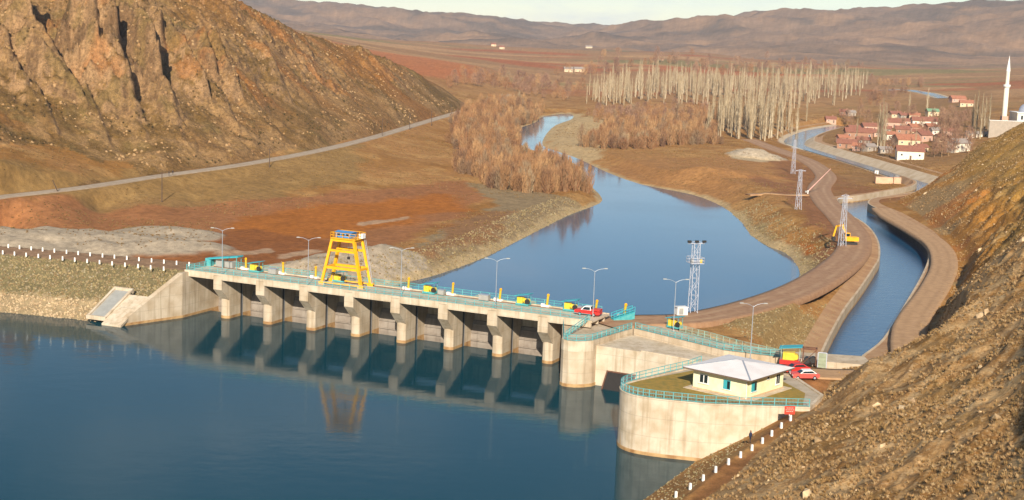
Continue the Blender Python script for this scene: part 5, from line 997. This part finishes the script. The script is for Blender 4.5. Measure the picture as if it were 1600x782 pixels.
# near slope: stones and straw tufts
def sample(n, x0, x1, y0, y1, cond):
    x = RNG.uniform(x0, x1, n); y = RNG.uniform(y0, y1, n); k = cond(x, y); return x[k], y[k]
inr = lambda x, y: G_R[gidx(x, y)]
x, y = sample(230000, 20, 200, 110, 600, inr); keep_ = (y < 300) | (RNG.random(len(x)) < .35); x, y = x[keep_], y[keep_]
pn = fbm(x / 6, y / 6, 3, 301); k = RNG.random(len(x)) < sstep(.35, .6, pn) * .9 + .1; x, y = x[k], y[k]
scatter('straw_grass', np.stack([x, y, ground(x, y)], -1), RNG.uniform(.4, 1.0, len(x)), np.stack([np.zeros(len(x)), np.zeros(len(x)), RNG.uniform(0, 6.28, len(x))], -1), TF, 'straw coloured grass tufts over the near slope')
x, y = sample(15000, 20, 200, 110, 600, inr); pn = fbm(x / 9, y / 3.5, 3, 305); k = RNG.random(len(x)) < sstep(.42, .62, pn); x, y = x[k], y[k]
scatter('slope_stones', np.stack([x, y, ground(x, y) - .03], -1), .10 + .55 * RNG.random(len(x)) ** 4, rrot(len(x)), RK1, 'loose pale stones over the near slope')
x, y = sample(700, 20, 200, 110, 600, inr); pn = fbm(x / 20, y / 20, 3, 307); k = pn > .5; x, y = x[k], y[k]
scatter('outcrop_stones', np.stack([x, y, ground(x, y) - .15], -1), .6 + 1.3 * RNG.random(len(x)) ** 3, rrot(len(x)), RK1, 'larger half buried rocks on the near slope')
# left hillside stones
inl = lambda x, y: G_L[gidx(x, y)] & (np.hypot(x, y) < 900) & (ground(x, y) > 9)
x, y = sample(40000, -260, 0, 390, 900, inl); pn = fbm(x / 14, y / 9, 3, 311); k = RNG.random(len(x)) < sstep(.4, .62, pn); x, y = x[k], y[k]
scatter('hill_stones', np.stack([x, y, ground(x, y) - .1], -1), .25 + 1.3 * RNG.random(len(x)) ** 4, rrot(len(x)), RK4, 'loose stones and small outcrops on the rocky hillside')
x, y = sample(16000, -260, 0, 390, 900, inl); k = fbm(x / 12, y / 12, 3, 313) > .56; x, y = x[k], y[k]
scatter('hill_shadow_tufts', np.stack([x, y, ground(x, y)], -1), RNG.uniform(.6, 2.0, len(x)), np.stack([0 * x, 0 * x, RNG.uniform(0, 6.28, len(x))], -1), [tuft_mesh(90 + k, var_mat('shadow_speckle_scrub', [S('5E4C2A'), S('6E5834'), S('4C4026')]), 22, .6, .5) for k in range(2)], 'low dark scrub added as shadow speckle on the rocky hillside')  # dark tufts added to stand in for small shadows among the rocks
# riprap
def dam_face(x, y):
    d, _ = seg_dist(x, y, crest); g = ground(x, y); return (d > 4.8) & (g > -.5) & (y < 330) & (x < WL(-7, 0)[0]) & ((x - crest[2][0]) * DD[0] + (y - crest[2][1]) * DD[1] < 0)
x, y = sample(60000, -190, -60, 255, 345, dam_face); g = ground(x, y); up = g > 2.4 + .7 * fbm(x / 5, y / 5, 2, 320)
scatter('riprap', np.stack([x, y, g], -1)[up], RNG.uniform(.25, .6, up.sum()), rrot(up.sum()), RK2, 'dull green and tan riprap stones on the dam face'); lo_ = ~up & (RNG.random(len(x)) < .8)
scatter('riprap', np.stack([x, y, g], -1)[lo_], RNG.uniform(.25, .65, lo_.sum()), rrot(lo_.sum()), RK3, 'pale riprap stones along the waterline of the dam')
def bank_cond(x, y):
    s = sdf(x, y, pond); g = ground(x, y); return (s > -.5) & (s < 11) & (g < 7.5) & (y < 520)
x, y = sample(60000, -60, 150, 300, 520, bank_cond); k = RNG.random(len(x)) < .7; x, y = x[k], y[k]
scatter('riprap', np.stack([x, y, ground(x, y)], -1), RNG.uniform(.25, .6, len(x)), rrot(len(x)), RK2, 'tan riprap stones along both banks of the river pool')
x, y = sample(12000, 30, 110, 240, 400, lambda x, y: inside(x, y, PP([(1110, 508), (1200, 488), (1290, 452), (1330, 440), (1275, 545), (1180, 545)], 7)))
scatter('riprap', np.stack([x, y, ground(x, y)], -1), RNG.uniform(.2, .5, len(x)), rrot(len(x)), RK2, 'tan riprap stones on the slope above the straight canal wall')
x, y = sample(9000, 0, 60, 120, 212, lambda x, y: (seg_dist(x, y, shore)[0] < 9) & (ground(x, y) > -.6) & (ground(x, y) < 5.6) & ~G_R[gidx(x, y)])
scatter('riprap', np.stack([x, y, ground(x, y)], -1), RNG.uniform(.12, .36, len(x)), rrot(len(x)), RK2, 'small riprap stones on the near shore below the posts')

# ------------------------------------------------------------------ bare trees
def twig_tree(seed, h, rad, m_bark, m_twig, stems=1, twigs=300, tw=.14, tl=(2, 4), lean=.25, base_clear=.12, shape='column', split=True):
    rg = np.random.default_rng(seed); tv = MB(); v = []; t = []
    for s in range(stems):
        a = rg.uniform(0, 6.28); o = np.array([math.cos(a), math.sin(a), 0]) * (0 if stems == 1 else rad * .35 * rg.random()); top = o * (1 if stems == 1 else 2.0) + np.array([rg.normal(0, .25), rg.normal(0, .25), h * (.96 if stems == 1 else rg.uniform(.6, .9))])
        r0 = .018 * h if stems == 1 else .012 * h; mid = (o + top) / 2 + rg.normal(0, .15, 3) * (1, 1, 0); tv.tube(o - np.array([0, 0, .4]), mid, r0, r0 * .6, 6); tv.tube(mid, top, r0 * .6, r0 * .12, 5)
        for k in range(7 if stems == 1 else 3):
            f = rg.uniform(.15, .7); b = o + (top - o) * f; a = rg.uniform(0, 6.28); e = b + np.array([math.cos(a) * rad * .6, math.sin(a) * rad * .6, h * rg.uniform(.14, .26)]); tv.tube(b, e, r0 * .35, r0 * .08, 4)
    for k in range(twigs):
        f = base_clear + (1 - base_clear) * rg.random(); prof = {'column': min(1, (1 - f) * 3.2 + .08) * min(1, .45 + f * 1.4), 'round': math.sqrt(max(.02, 1 - (2 * f - 1.05) ** 2)), 'brush': .55 + .45 * f if f < .82 else 1.0 - 2.0 * (f - .82)}[shape]
        a = rg.uniform(0, 6.28); d = rad * prof * math.sqrt(rg.random()); c = np.array([math.cos(a) * d, math.sin(a) * d, h * f * .93]); l = rg.uniform(*tl); dr = np.array([math.cos(a) * lean * rg.uniform(.2, 1.6), math.sin(a) * lean * rg.uniform(.2, 1.6), 1.0]); dr /= np.linalg.norm(dr); pa = rg.uniform(0, 6.28); p = np.array([math.cos(pa), math.sin(pa), 0]) * tw * rg.uniform(.5, 1.2)
        i = len(v); b = c - dr * l * .5; e = c + dr * l * .5; v += [b - p, b + p, e]; t.append((i, i + 1, i + 2))
    me_t = tv.mesh('trunk', False); me_t.materials.append(m_bark); me_c = np_mesh('crown', v, None, t); me_c.materials.append(m_twig)
    if split: return me_t, me_c
    vv = [tuple(q.co) for q in me_t.vertices]; n = len(vv); me = bpy.data.meshes.new('tree'); fs = [tuple(p.vertices) for p in me_t.polygons] + [tuple(n + j for j in q) for q in t]
    me.from_pydata(vv + [tuple(q) for q in v], [], fs); me.materials.append(m_bark); me.materials.append(m_twig); me.polygons.foreach_set('material_index', [0] * len(me_t.polygons) + [1] * len(t)); me.update(); return me
M_PB = var_mat('poplar_bark', [S('BCAA8C'), S('A49274'), S('C8B89A')]); M_PT = var_mat('poplar_twigs', [S('A8926F'), S('907C5E'), S('B8A280'), S('867256')]); M_WB = var_mat('willow_bark', [S('A88A66'), S('8E6E4E')]); M_WT = var_mat('willow_twigs', [S('A67A52'), S('8C6444'), S('B48C60'), S('98704A'), S('7A5A44'), S('A08868')]); M_BT = var_mat('bare_tree_twigs', [S('8E6A54'), S('9C7A60'), S('7E5C4A'), S('A88468')])
POP = [twig_tree(40 + k, 25, 1.5, M_PB, M_PT, 1, 110, .11, (2.5, 5.5), .14, .16) for k in range(4)]; POP1 = [twig_tree(40 + k, 25, 1.6, M_PB, M_PT, 1, 80, .13, (2.5, 5.5), .14, .16, split=False) for k in range(4)]
WIL = [twig_tree(60 + k, [8, 9.5, 6.5, 8, 5][k], [2.3, 2.0, 2.7, 2.2, 2.4][k], M_WB, M_WT, 7, 330, .08, (1.2, 2.8), [.3, .2, .6, .35, .7][k], .08, ['brush', 'column', 'round', 'brush', 'round'][k], False) for k in range(5)]; WILF = [twig_tree(70 + k, 8, 3.0, M_WB, M_WT, 4, 220, .13, (1.2, 2.6), .5, .08, 'round', False) for k in range(4)]
BAR = [twig_tree(80 + k, 11, 3.2, M_WB, M_BT, 1, 260, .13, (1.2, 2.8), .7, .25, 'round', False) for k in range(3)]
def rand_in(poly, spacing, jit=.45, edge=26):
    poly = np.asarray(poly); lo, hi = poly.min(0) - edge / 2, poly.max(0) + edge / 2; gx = np.arange(lo[0], hi[0], spacing); gy = np.arange(lo[1], hi[1], spacing); X, Y = np.meshgrid(gx, gy); X = X.ravel() + RNG.uniform(-jit, jit, X.size) * spacing; Y = Y.ravel() + RNG.uniform(-jit, jit, Y.size) * spacing; k = sdf(X, Y, poly) + (fbm(X / 22, Y / 22, 3, 377) - .5) * edge < 0; return X[k], Y[k]
def place(me, name, x, y, s, lab, cat, grp, parts=None):
    z = float(ground(x, y)); rz = RNG.uniform(0, 6.28)
    if parts: r = empty(name, (x, y, z), rz); link('trunk', parts[0], None, r); link('crown', parts[1], None, r)
    else: r = link(name, me); r.location = (x, y, z); r.rotation_euler = (0, 0, rz)
    r.scale = (s * .95, s * .95, s); return tag(r, lab, cat, grp)
# poplar plantation
gx, gy = [], []
for poly, sp_ in ((PP([(1106, 214), (1222, 226), (1236, 200), (1180, 194), (1112, 196)], 2), 7.4), (PP([(918, 166), (1110, 168), (1240, 176), (1350, 172), (1345, 142), (1180, 137), (1050, 136), (925, 142)], 2), 13)):
    a, b = rand_in(poly, sp_, .3); k = fbm(a / 40, b / 40, 3, 331) > .44; gx.append(a[k]); gy.append(b[k])
gx = np.concatenate(gx); gy = np.concatenate(gy); order = np.argsort(np.hypot(gx, gy)); gx, gy = gx[order], gy[order]; gs = RNG.uniform(.7, 1.15, len(gx)) * (.62 + .62 * fbm(gx / 45, gy / 45, 2, 333))
for i in range(min(300, len(gx))):
    k = i % 4; place(POP1[k], 'poplar_tree', gx[i], gy[i], gs[i], 'pale leafless poplar in the dense plantation across the river', 'tree', 'poplars of the plantation', POP[k] if i < 70 else None)
if len(gx) > 300:
    x, y, s = gx[300:], gy[300:], gs[300:]; scatter('poplar_trees', np.stack([x, y, ground(x, y)], -1), s, np.stack([0 * x, 0 * x, RNG.uniform(0, 6.28, len(x))], -1), POP1, 'mass of leafless pale poplars filling the rest of the plantation')
# willow thickets
wx, wy, wg = [], [], []
for q, (poly, sp_) in enumerate(((PP([(733, 284), (740, 258), (790, 245), (880, 268), (917, 296), (830, 301)], 1.5), 3.1), (PP([(728, 250), (715, 205), (740, 185), (790, 172), (842, 172), (846, 196), (800, 212), (792, 240)], 1.5), 4.2), (PP([(925, 226), (955, 200), (1105, 192), (1112, 228), (1000, 236)], 1.5), 4.6))):
    a, b = rand_in(poly, sp_); k = sdf(a, b, pond) > .5; wx.append(a[k]); wy.append(b[k]); wg.append(np.full(k.sum(), q))
wx = np.concatenate(wx); wy = np.concatenate(wy); wg = np.concatenate(wg); order = np.argsort(np.hypot(wx, wy)); wx, wy, wg = wx[order], wy[order], wg[order]
WLAB = ['leafless reddish willow in the thicket on the point of the left river bank', 'leafless reddish willow in the thicket between gravel road and narrow river', 'leafless reddish willow in the thicket before the poplar plantation']; WGRP = ['willows on the river point', 'willows below the gravel road', 'willows before the poplars']
ws = RNG.uniform(.5, 1.35, len(wx)) * np.where(wg == 0, 1.0, 1.0)
for i in range(min(300, len(wx))): place(WIL[i % 5], 'willow_shrub', wx[i], wy[i], ws[i], WLAB[wg[i]], 'shrub', WGRP[wg[i]])
for q in range(3):
    k = (np.arange(len(wx)) >= 300) & (wg == q)
    if k.any(): scatter('willow_thicket', np.stack([wx[k], wy[k], ground(wx[k], wy[k])], -1), ws[k], np.stack([0 * wx[k], 0 * wx[k], RNG.uniform(0, 6.28, k.sum())], -1), WIL, ['dense reddish thicket on the left river point', 'dense reddish thicket between the gravel road and the narrow river', 'dense reddish thicket in front of the poplar plantation'][q])
# far tree belts and scattered scrub
bx, by, bs = [], [], []
for poly, sp_, s0 in ((PP([(690, 155), (760, 150), (900, 160), (920, 150), (900, 128), (720, 132)], 3), 15, 1.1), (PP([(880, 128), (1200, 128), (1350, 125), (1350, 116), (1000, 114), (880, 118)], 4), 30, 1.2), (PP([(1350, 178), (1440, 150), (1440, 138), (1350, 140)], 5), 18, .9), (PP([(700, 112), (1000, 104), (1300, 112), (1300, 106), (1000, 98), (740, 105)], 5), 75, 1.3), (PP([(915, 190), (930, 175), (1110, 172), (1105, 186), (960, 196)], 2), 9, .8)):
    a, b = rand_in(poly, sp_); k = fbm(a / 90, b / 90, 3, 341) > .42; bx.append(a[k]); by.append(b[k]); bs.append(RNG.uniform(.6, 1.3, k.sum()) * s0)
bx, by, bs = map(np.concatenate, (bx, by, bs))
scatter('tree_belt', np.stack([bx, by, ground(bx, by)], -1), bs, np.stack([0 * bx, 0 * bx, RNG.uniform(0, 6.28, len(bx))], -1), WILF + BAR, 'belts of bare reddish trees across the far valley')
# low scrub on the valley floor
x, y = sample(90000, -160, 260, 330, 1100, lambda x, y: ~G_L[gidx(x, y)] & ~G_R[gidx(x, y)] & (ground(x, y) > -1.2) & (fbm(x / 18, y / 18, 3, 351) + RNG.uniform(-.12, .12, len(x)) > .53) & (seg_dist(x, y, track_mid)[0] > 7) & (seg_dist(x, y, road_left)[0] > 4) & (sdf(x, y, canal) > 6) & ~inside(x, y, PP([(330, 405), (340, 345), (690, 300), (735, 325), (600, 390)], 2)))
scatter('dry_scrub', np.stack([x, y, ground(x, y)], -1), RNG.uniform(.3, 1.2, len(x)), np.stack([0 * x, 0 * x, RNG.uniform(0, 6.28, len(x))], -1), TF2, 'dry scrub and weeds on the valley floor')
# village trees
for px, py, s, kind, lab in [(1371, 231, .95, 0, 'tall poplar in the clump by the canal, left one'), (1376, 232, 1.08, 0, 'tallest poplar in the clump by the canal, middle one'), (1381, 233, 1.0, 0, 'tall poplar in the clump by the canal, right one'), (1377, 229, .98, 0, 'tall poplar in the clump by the canal, rear one'), (1518, 214, .95, 1, 'bare poplar left in the row before the minaret'), (1524, 216, 1.05, 1, 'second bare poplar in the row before the minaret'), (1531, 217, 1.0, 1, 'third bare poplar in the row before the minaret'), (1537, 214, .9, 1, 'fourth bare poplar in the row before the minaret'), (1543, 212, .95, 1, 'rightmost bare poplar in the row before the minaret'), (1420, 180, .8, 1, 'thin poplar standing behind the village near the far canal'), (1448, 178, .8, 1, 'thin poplar behind the long white village house'), (1260, 190, .7, 1, 'lone poplar at the right edge of the plantation'), (1338, 222, .6, 1, 'small poplar among the houses at the canal bend'), (1430, 232, .45, 1, 'small bare poplar beside the white gabled house')]:
    q = on(px, py, 5); place(POP1[0], 'poplar_tree', q[0], q[1], s, lab, 'tree', 'village poplars', POP[(px + py) % 4])
vt = [(1475, 240), (1482, 244), (1492, 240), (1466, 232), (1478, 222), (1490, 222), (1500, 225), (1470, 205), (1485, 205), (1500, 205), (1460, 246), (1345, 245), (1390, 246), (1410, 205), (1476, 190), (1492, 190), (1505, 190), (1440, 205), (1355, 196), (1400, 172), (1330, 200)] + [(RNG.uniform(1455, 1515), RNG.uniform(182, 246)) for _ in range(22)] + [(RNG.uniform(1310, 1450), RNG.uniform(178, 200)) for _ in range(10)]
VD = ['at the foot of the near hill', 'beside the white gabled house', 'on the right of the village', 'behind the red roofs', 'near the minaret']
for i, (px, py) in enumerate(vt):
    q = on(px, py, 6); place(BAR[i % 3], 'bare_tree', q[0], q[1], RNG.uniform(.6, 1.05), *[('leafless brown tree in the clump at the foot of the near hill', 'tree', 'bare trees below the hill') if px > 1452 and py > 214 else ('leafless brown tree in the grove between village and minaret', 'tree', 'bare trees before the minaret') if px > 1452 else ('leafless brown tree behind the red roofs at the upper edge of the village', 'tree', 'bare trees behind the village') if py < 203 else ('leafless brown tree beside the canal below the village houses', 'tree', 'bare trees by the canal')][0])

# ------------------------------------------------------------------ village
M_VW = [mat('wall_white', S('E8DCC4'), .9, .06, 1.0), mat('wall_cream', S('D8BE98'), .9, .08, 1.0), mat('wall_brick', S('A47A60'), .9, .1, 1.0), mat('wall_pink', S('C8A088'), .9, .08, 1.0), mat('wall_grey', S('A89A88'), .9, .08, 1.0)]
M_VR = [mat('roof_red_tile', S('96604A'), .9, .15, 1.2, second=S('744A3A'), amt=.7), mat('roof_orange_tile', S('B07254'), .9, .15, 1.2), mat('roof_grey', S('9A8C80'), .9, .1, 1.0), mat('roof_green', S('7A9A76'), .8, .1, 1.0)]
def vhouse(px, py, w, d, h, wm_, rm_, rz, lab, z0=None, Y=None):
    q = on(px, py, 5) if Y is None else Dp(px, py, Y)
    if Y is not None: q[2] = min(q[2], float(ground(q[0], q[1])) + .0) if z0 is None else z0
    q = q + np.array([0, d * .5, 0]); q[2] = float(ground(q[0], q[1])); r = tag(empty('village_house', q, rz), lab, 'house', 'village houses'); rh_ = d * .27
    v = [(-w / 2, -d / 2, -1), (w / 2, -d / 2, -1), (w / 2, d / 2, -1), (-w / 2, d / 2, -1), (-w / 2, -d / 2, h), (w / 2, -d / 2, h), (w / 2, d / 2, h), (-w / 2, d / 2, h), (-w / 2, 0, h + rh_), (w / 2, 0, h + rh_)]
    MB().add(v, [(0, 1, 5, 4), (2, 3, 7, 6), (1, 2, 6, 9, 5), (3, 0, 4, 8, 7), (4, 5, 9, 8), (6, 7, 8, 9)]).build('wall', M_VW[wm_], r)
    e = .5; k = rh_ / (d / 2); rf_ = MB()
    for s in (-1, 1):
        a = [(-w / 2 - e, s * (d / 2 + e), h - e * k + .08), (w / 2 + e, s * (d / 2 + e), h - e * k + .08), (w / 2 + e, 0, h + rh_ + .08), (-w / 2 - e, 0, h + rh_ + .08)]
        rf_.add(a + [(x, y, z + .16) for x, y, z in a], [(0, 1, 2, 3), (7, 6, 5, 4), (0, 4, 5, 1), (1, 5, 6, 2), (2, 6, 7, 3), (3, 7, 4, 0)])
    ro = rf_.build('roof', M_VR[rm_], r); MB().box((w * .22, d * .12, h + rh_ + .35), (.6, .6, 1.5)).build('chimney', M_VW[2], ro)
    n = max(2, int(w / 3.2))
    for i in range(n):
        x = -w / 2 + w * (i + .5) / n
        if i == n // 2: MB().box((x, -d / 2 - .03, 1.0), (.95, .08, 2.0)).build('door', M_SOFF, r)
        else: wo = MB().box((x, -d / 2 - .03, h * .55), (1.0, .08, 1.1)).build('window', M_WHITE, r); MB().box((x, -d / 2 - .06, h * .55), (.8, .06, .9)).build('pane', M_GLASS, wo)
    return r
VH = [(1424, 250, 12.5, 8, 4.2, 0, 0, -.12, 'white house with red roof nearest the canal below the near hill'), (1419, 229, 12, 9, 3.4, 1, 1, .1, 'cream house with wide orange roof right of the tall poplar clump'), (1446, 198, 15, 8, 3.6, 0, 0, -.1, 'long white house with red roof in the middle of the village'), (1343, 218, 15, 8, 4.0, 2, 0, -.05, 'long brick house left of the tall poplar clump'), (1326, 232, 10, 7, 2.6, 2, 0, -.35, 'low red roofed house at the bend of the canal'), (1345, 236, 7, 5, 2.4, 3, 1, -.3, 'small pink house between canal bend and poplar clump'), (1359, 237, 6, 4.5, 2.6, 4, 2, .5, 'grey roofed shed at the foot of the poplar clump'), (1398, 200, 12, 8, 3.4, 3, 0, -.1, 'pink house with red roof behind the poplar clump'), (1444, 222, 8, 7, 3.8, 3, 0, .5, 'pink house with steep red roof right of the wide orange roof'), (1464, 212, 6, 5, 3.0, 0, 2, .1, 'small white house under bare trees right of the steep red roof'), (1391, 219, 6, 5, 3.2, 0, 1, .3, 'small white house just right of the poplar clump'), (1500, 238, 9, 7, 4.5, 0, 2, .3, 'white house half hidden by the shoulder of the near hill'), (1528, 215, 12, 4, 2.0, 0, 2, .05, 'low white building below the row of poplars by the minaret'), (1299, 188, 7, 6, 2.8, 3, 0, .0, 'leftmost small red roofed house before the plantation'), (1310, 189, 6, 5, 2.6, 1, 1, .3, 'second small house from the left before the plantation'), (1320, 187, 7, 5, 2.6, 2, 0, -.2, 'third small house from the left before the plantation'), (1330, 186, 6, 5, 2.6, 4, 2, .1, 'fourth small grey roofed house before the plantation'), (1458, 182, 8, 6, 3.4, 1, 3, .1, 'house with pale green roof behind the long white house'), (1400, 185, 8, 6, 3.0, 1, 0, .2, 'red roofed house at the upper edge of the village'), (1412, 210, 8, 6, 2.8, 2, 0, -.2, 'brick house with red roof between the pink and the cream houses'), (1430, 206, 7, 6, 2.8, 3, 1, .3, 'small orange roofed house before the long white house'), (1360, 205, 9, 6, 3.0, 3, 0, .1, 'red roofed house behind the long brick house'), (1498, 160, 12, 8, 3.0, 3, 1, .1, 'orange roofed house far behind the village'), (1512, 167, 10, 7, 3.0, 1, 1, -.2, 'second orange roofed house far behind the village, to the right'), (1440, 238, 6, 5, 2.6, 1, 0, .4, 'small cream house right behind the white gabled house')]
VH += [(1372, 214, 6, 5, 2.6, 3, 0, .2, 'small red roofed house just left of the tall poplar clump'), (1384, 208, 7, 5, 2.6, 4, 0, -.3, 'grey walled house directly behind the poplar clump'), (1406, 222, 6, 5, 2.4, 4, 2, .4, 'grey shed left of the wide orange roof'), (1436, 213, 6, 5, 2.6, 1, 0, -.3, 'small cream house in front of the long white house'), (1455, 204, 6, 5, 2.6, 2, 1, .3, 'small brick house at the right end of the long white house'), (1420, 196, 7, 5, 2.8, 3, 0, .1, 'pink house left of the long white house'), (1412, 186, 6, 5, 2.6, 4, 0, .3, 'grey house second from left along the upper edge of the village'), (1430, 186, 7, 5, 2.6, 1, 1, -.2, 'cream house third from left along the upper edge of the village'), (1335, 207, 7, 5, 2.6, 1, 0, .2, 'cream house behind the left end of the long brick house'), (1350, 226, 7, 5, 2.4, 4, 0, -.1, 'low grey house before the long brick house'), (1318, 222, 6, 5, 2.4, 3, 1, .2, 'small pink house left of the long brick house'), (1472, 222, 6, 5, 2.6, 1, 0, .3, 'cream house under the bare trees at the foot of the hill'), (1484, 212, 7, 5, 2.6, 3, 0, -.1, 'pink house among the bare trees below the minaret'), (1384, 240, 6, 4, 2.2, 4, 2, .1, 'low grey shed between poplar clump and the white house')]
for a in VH: vhouse(*a)
for i, (px, py, w, lab) in enumerate([(771, 75, 9, 'left one of two far white houses below the left range'), (784, 76, 9, 'right one of two far white houses below the left range'), (829, 79, 9, 'far white house in the middle of the plain'), (920, 76, 14, 'long far white building near the gap in the mountains'), (905, 113, 12, 'far pale building among trees left of the plantation'), (888, 113, 10, 'far pale building at the left edge of the plantation')]):
    vhouse(px, py, w, 8, 3.6, 1, 2 if i > 2 else 0, .1, lab)
# mosque
mq = np.array(on(1590, 190, 18)); mq = Dp(1592, 189, 800); mq[2] = max(mq[2], float(ground(mq[0], mq[1])) - .5)
mosque = tag(empty('mosque', mq, 0), 'pale mosque with grey dome at the right edge of the village', 'mosque'); M_DOME = mat('lead_dome', S('9CA0AC'), .5, .08, .5)
MB().box((6, 5, 1.0), (15, 13, 6.5)).build('wall', M_VW[0], mosque); MB().box((6, 5, 4.4), (15.8, 13.8, .4)).build('cornice', M_WHITE, mosque)
dm = [(4.6 * math.cos(t), 4.6 + .8 + 4.0 * math.sin(t)) for t in np.linspace(0, math.pi / 2, 9)]; MB().lathe([(4.7, 4.5), (4.7, 5.4)] + dm, 24, (6, 5, 0)).build('dome', M_DOME, mosque, True)
for x in (1, 6, 11): wo = MB().box((x, -1.53, 1.8), (1.5, .12, 2.6)).build('window', M_WHITE, mosque); MB().box((x, -1.58, 1.8), (1.1, .12, 2.2)).build('pane', M_GLASS, wo)
mn = Dp(1568, 196, 806); mno = tag(empty('minaret', mn, 0), 'slender white minaret with pointed cap beside the mosque', 'minaret'); Hm = 0
_t = Dp(1574, 87, 806); Hm = _t[2] - mn[2]
MB().box((0, 0, 2.0), (3.4, 3.4, 6)).build('base', M_VW[3], mno); MB().lathe([(1.35, 4.5), (1.25, Hm * .55), (1.25, Hm * .55)], 14).build('shaft', M_VW[0], mno, True)
MB().lathe([(1.2, Hm * .53), (1.9, Hm * .56), (1.9, Hm * .585), (1.0, Hm * .585)], 14).build('balcony', M_WHITE, mno); MB().lathe([(1.05, Hm * .56), (1.0, Hm * .78)], 14).build('upper_shaft', M_VW[0], mno, True); MB().lathe([(1.15, Hm * .775), (0.02, Hm)], 14).build('cap', M_WHITE, mno, True)
tw_ = tag(empty('terrace_wall', Dp(1572, 193, 790), 0), 'pale terrace wall below the mosque and minaret', 'wall'); MB().box((3, 0, -5.0), (24, 1, 12.5)).build('wall', M_VW[4], tw_); MB().box((3, 0, 1.35), (24.4, 1.4, .25)).build('coping', M_WHITE, tw_)

# ------------------------------------------------------------------ haze
zt = float(GH.max()) + 25; hz = MB().box((0, 4400, (zt - 60) / 2), (17000, 11000, zt + 60)).build('haze', None)
hm = bpy.data.materials.new('valley_haze'); hm.use_nodes = True; hn = hm.node_tree.nodes; hn.clear(); ho = hn.new('ShaderNodeOutputMaterial'); hv = hn.new('ShaderNodeVolumePrincipled'); hv.inputs['Color'].default_value = (.74, .86, 1.0, 1); hv.inputs['Density'].default_value = 5.5e-5; hv.inputs['Anisotropy'].default_value = 0.0
hm.node_tree.links.new(hv.outputs[0], ho.inputs['Volume']); hz.data.materials.append(hm); tag(hz, 'thin pale haze filling the valley air', None, None, 'stuff')
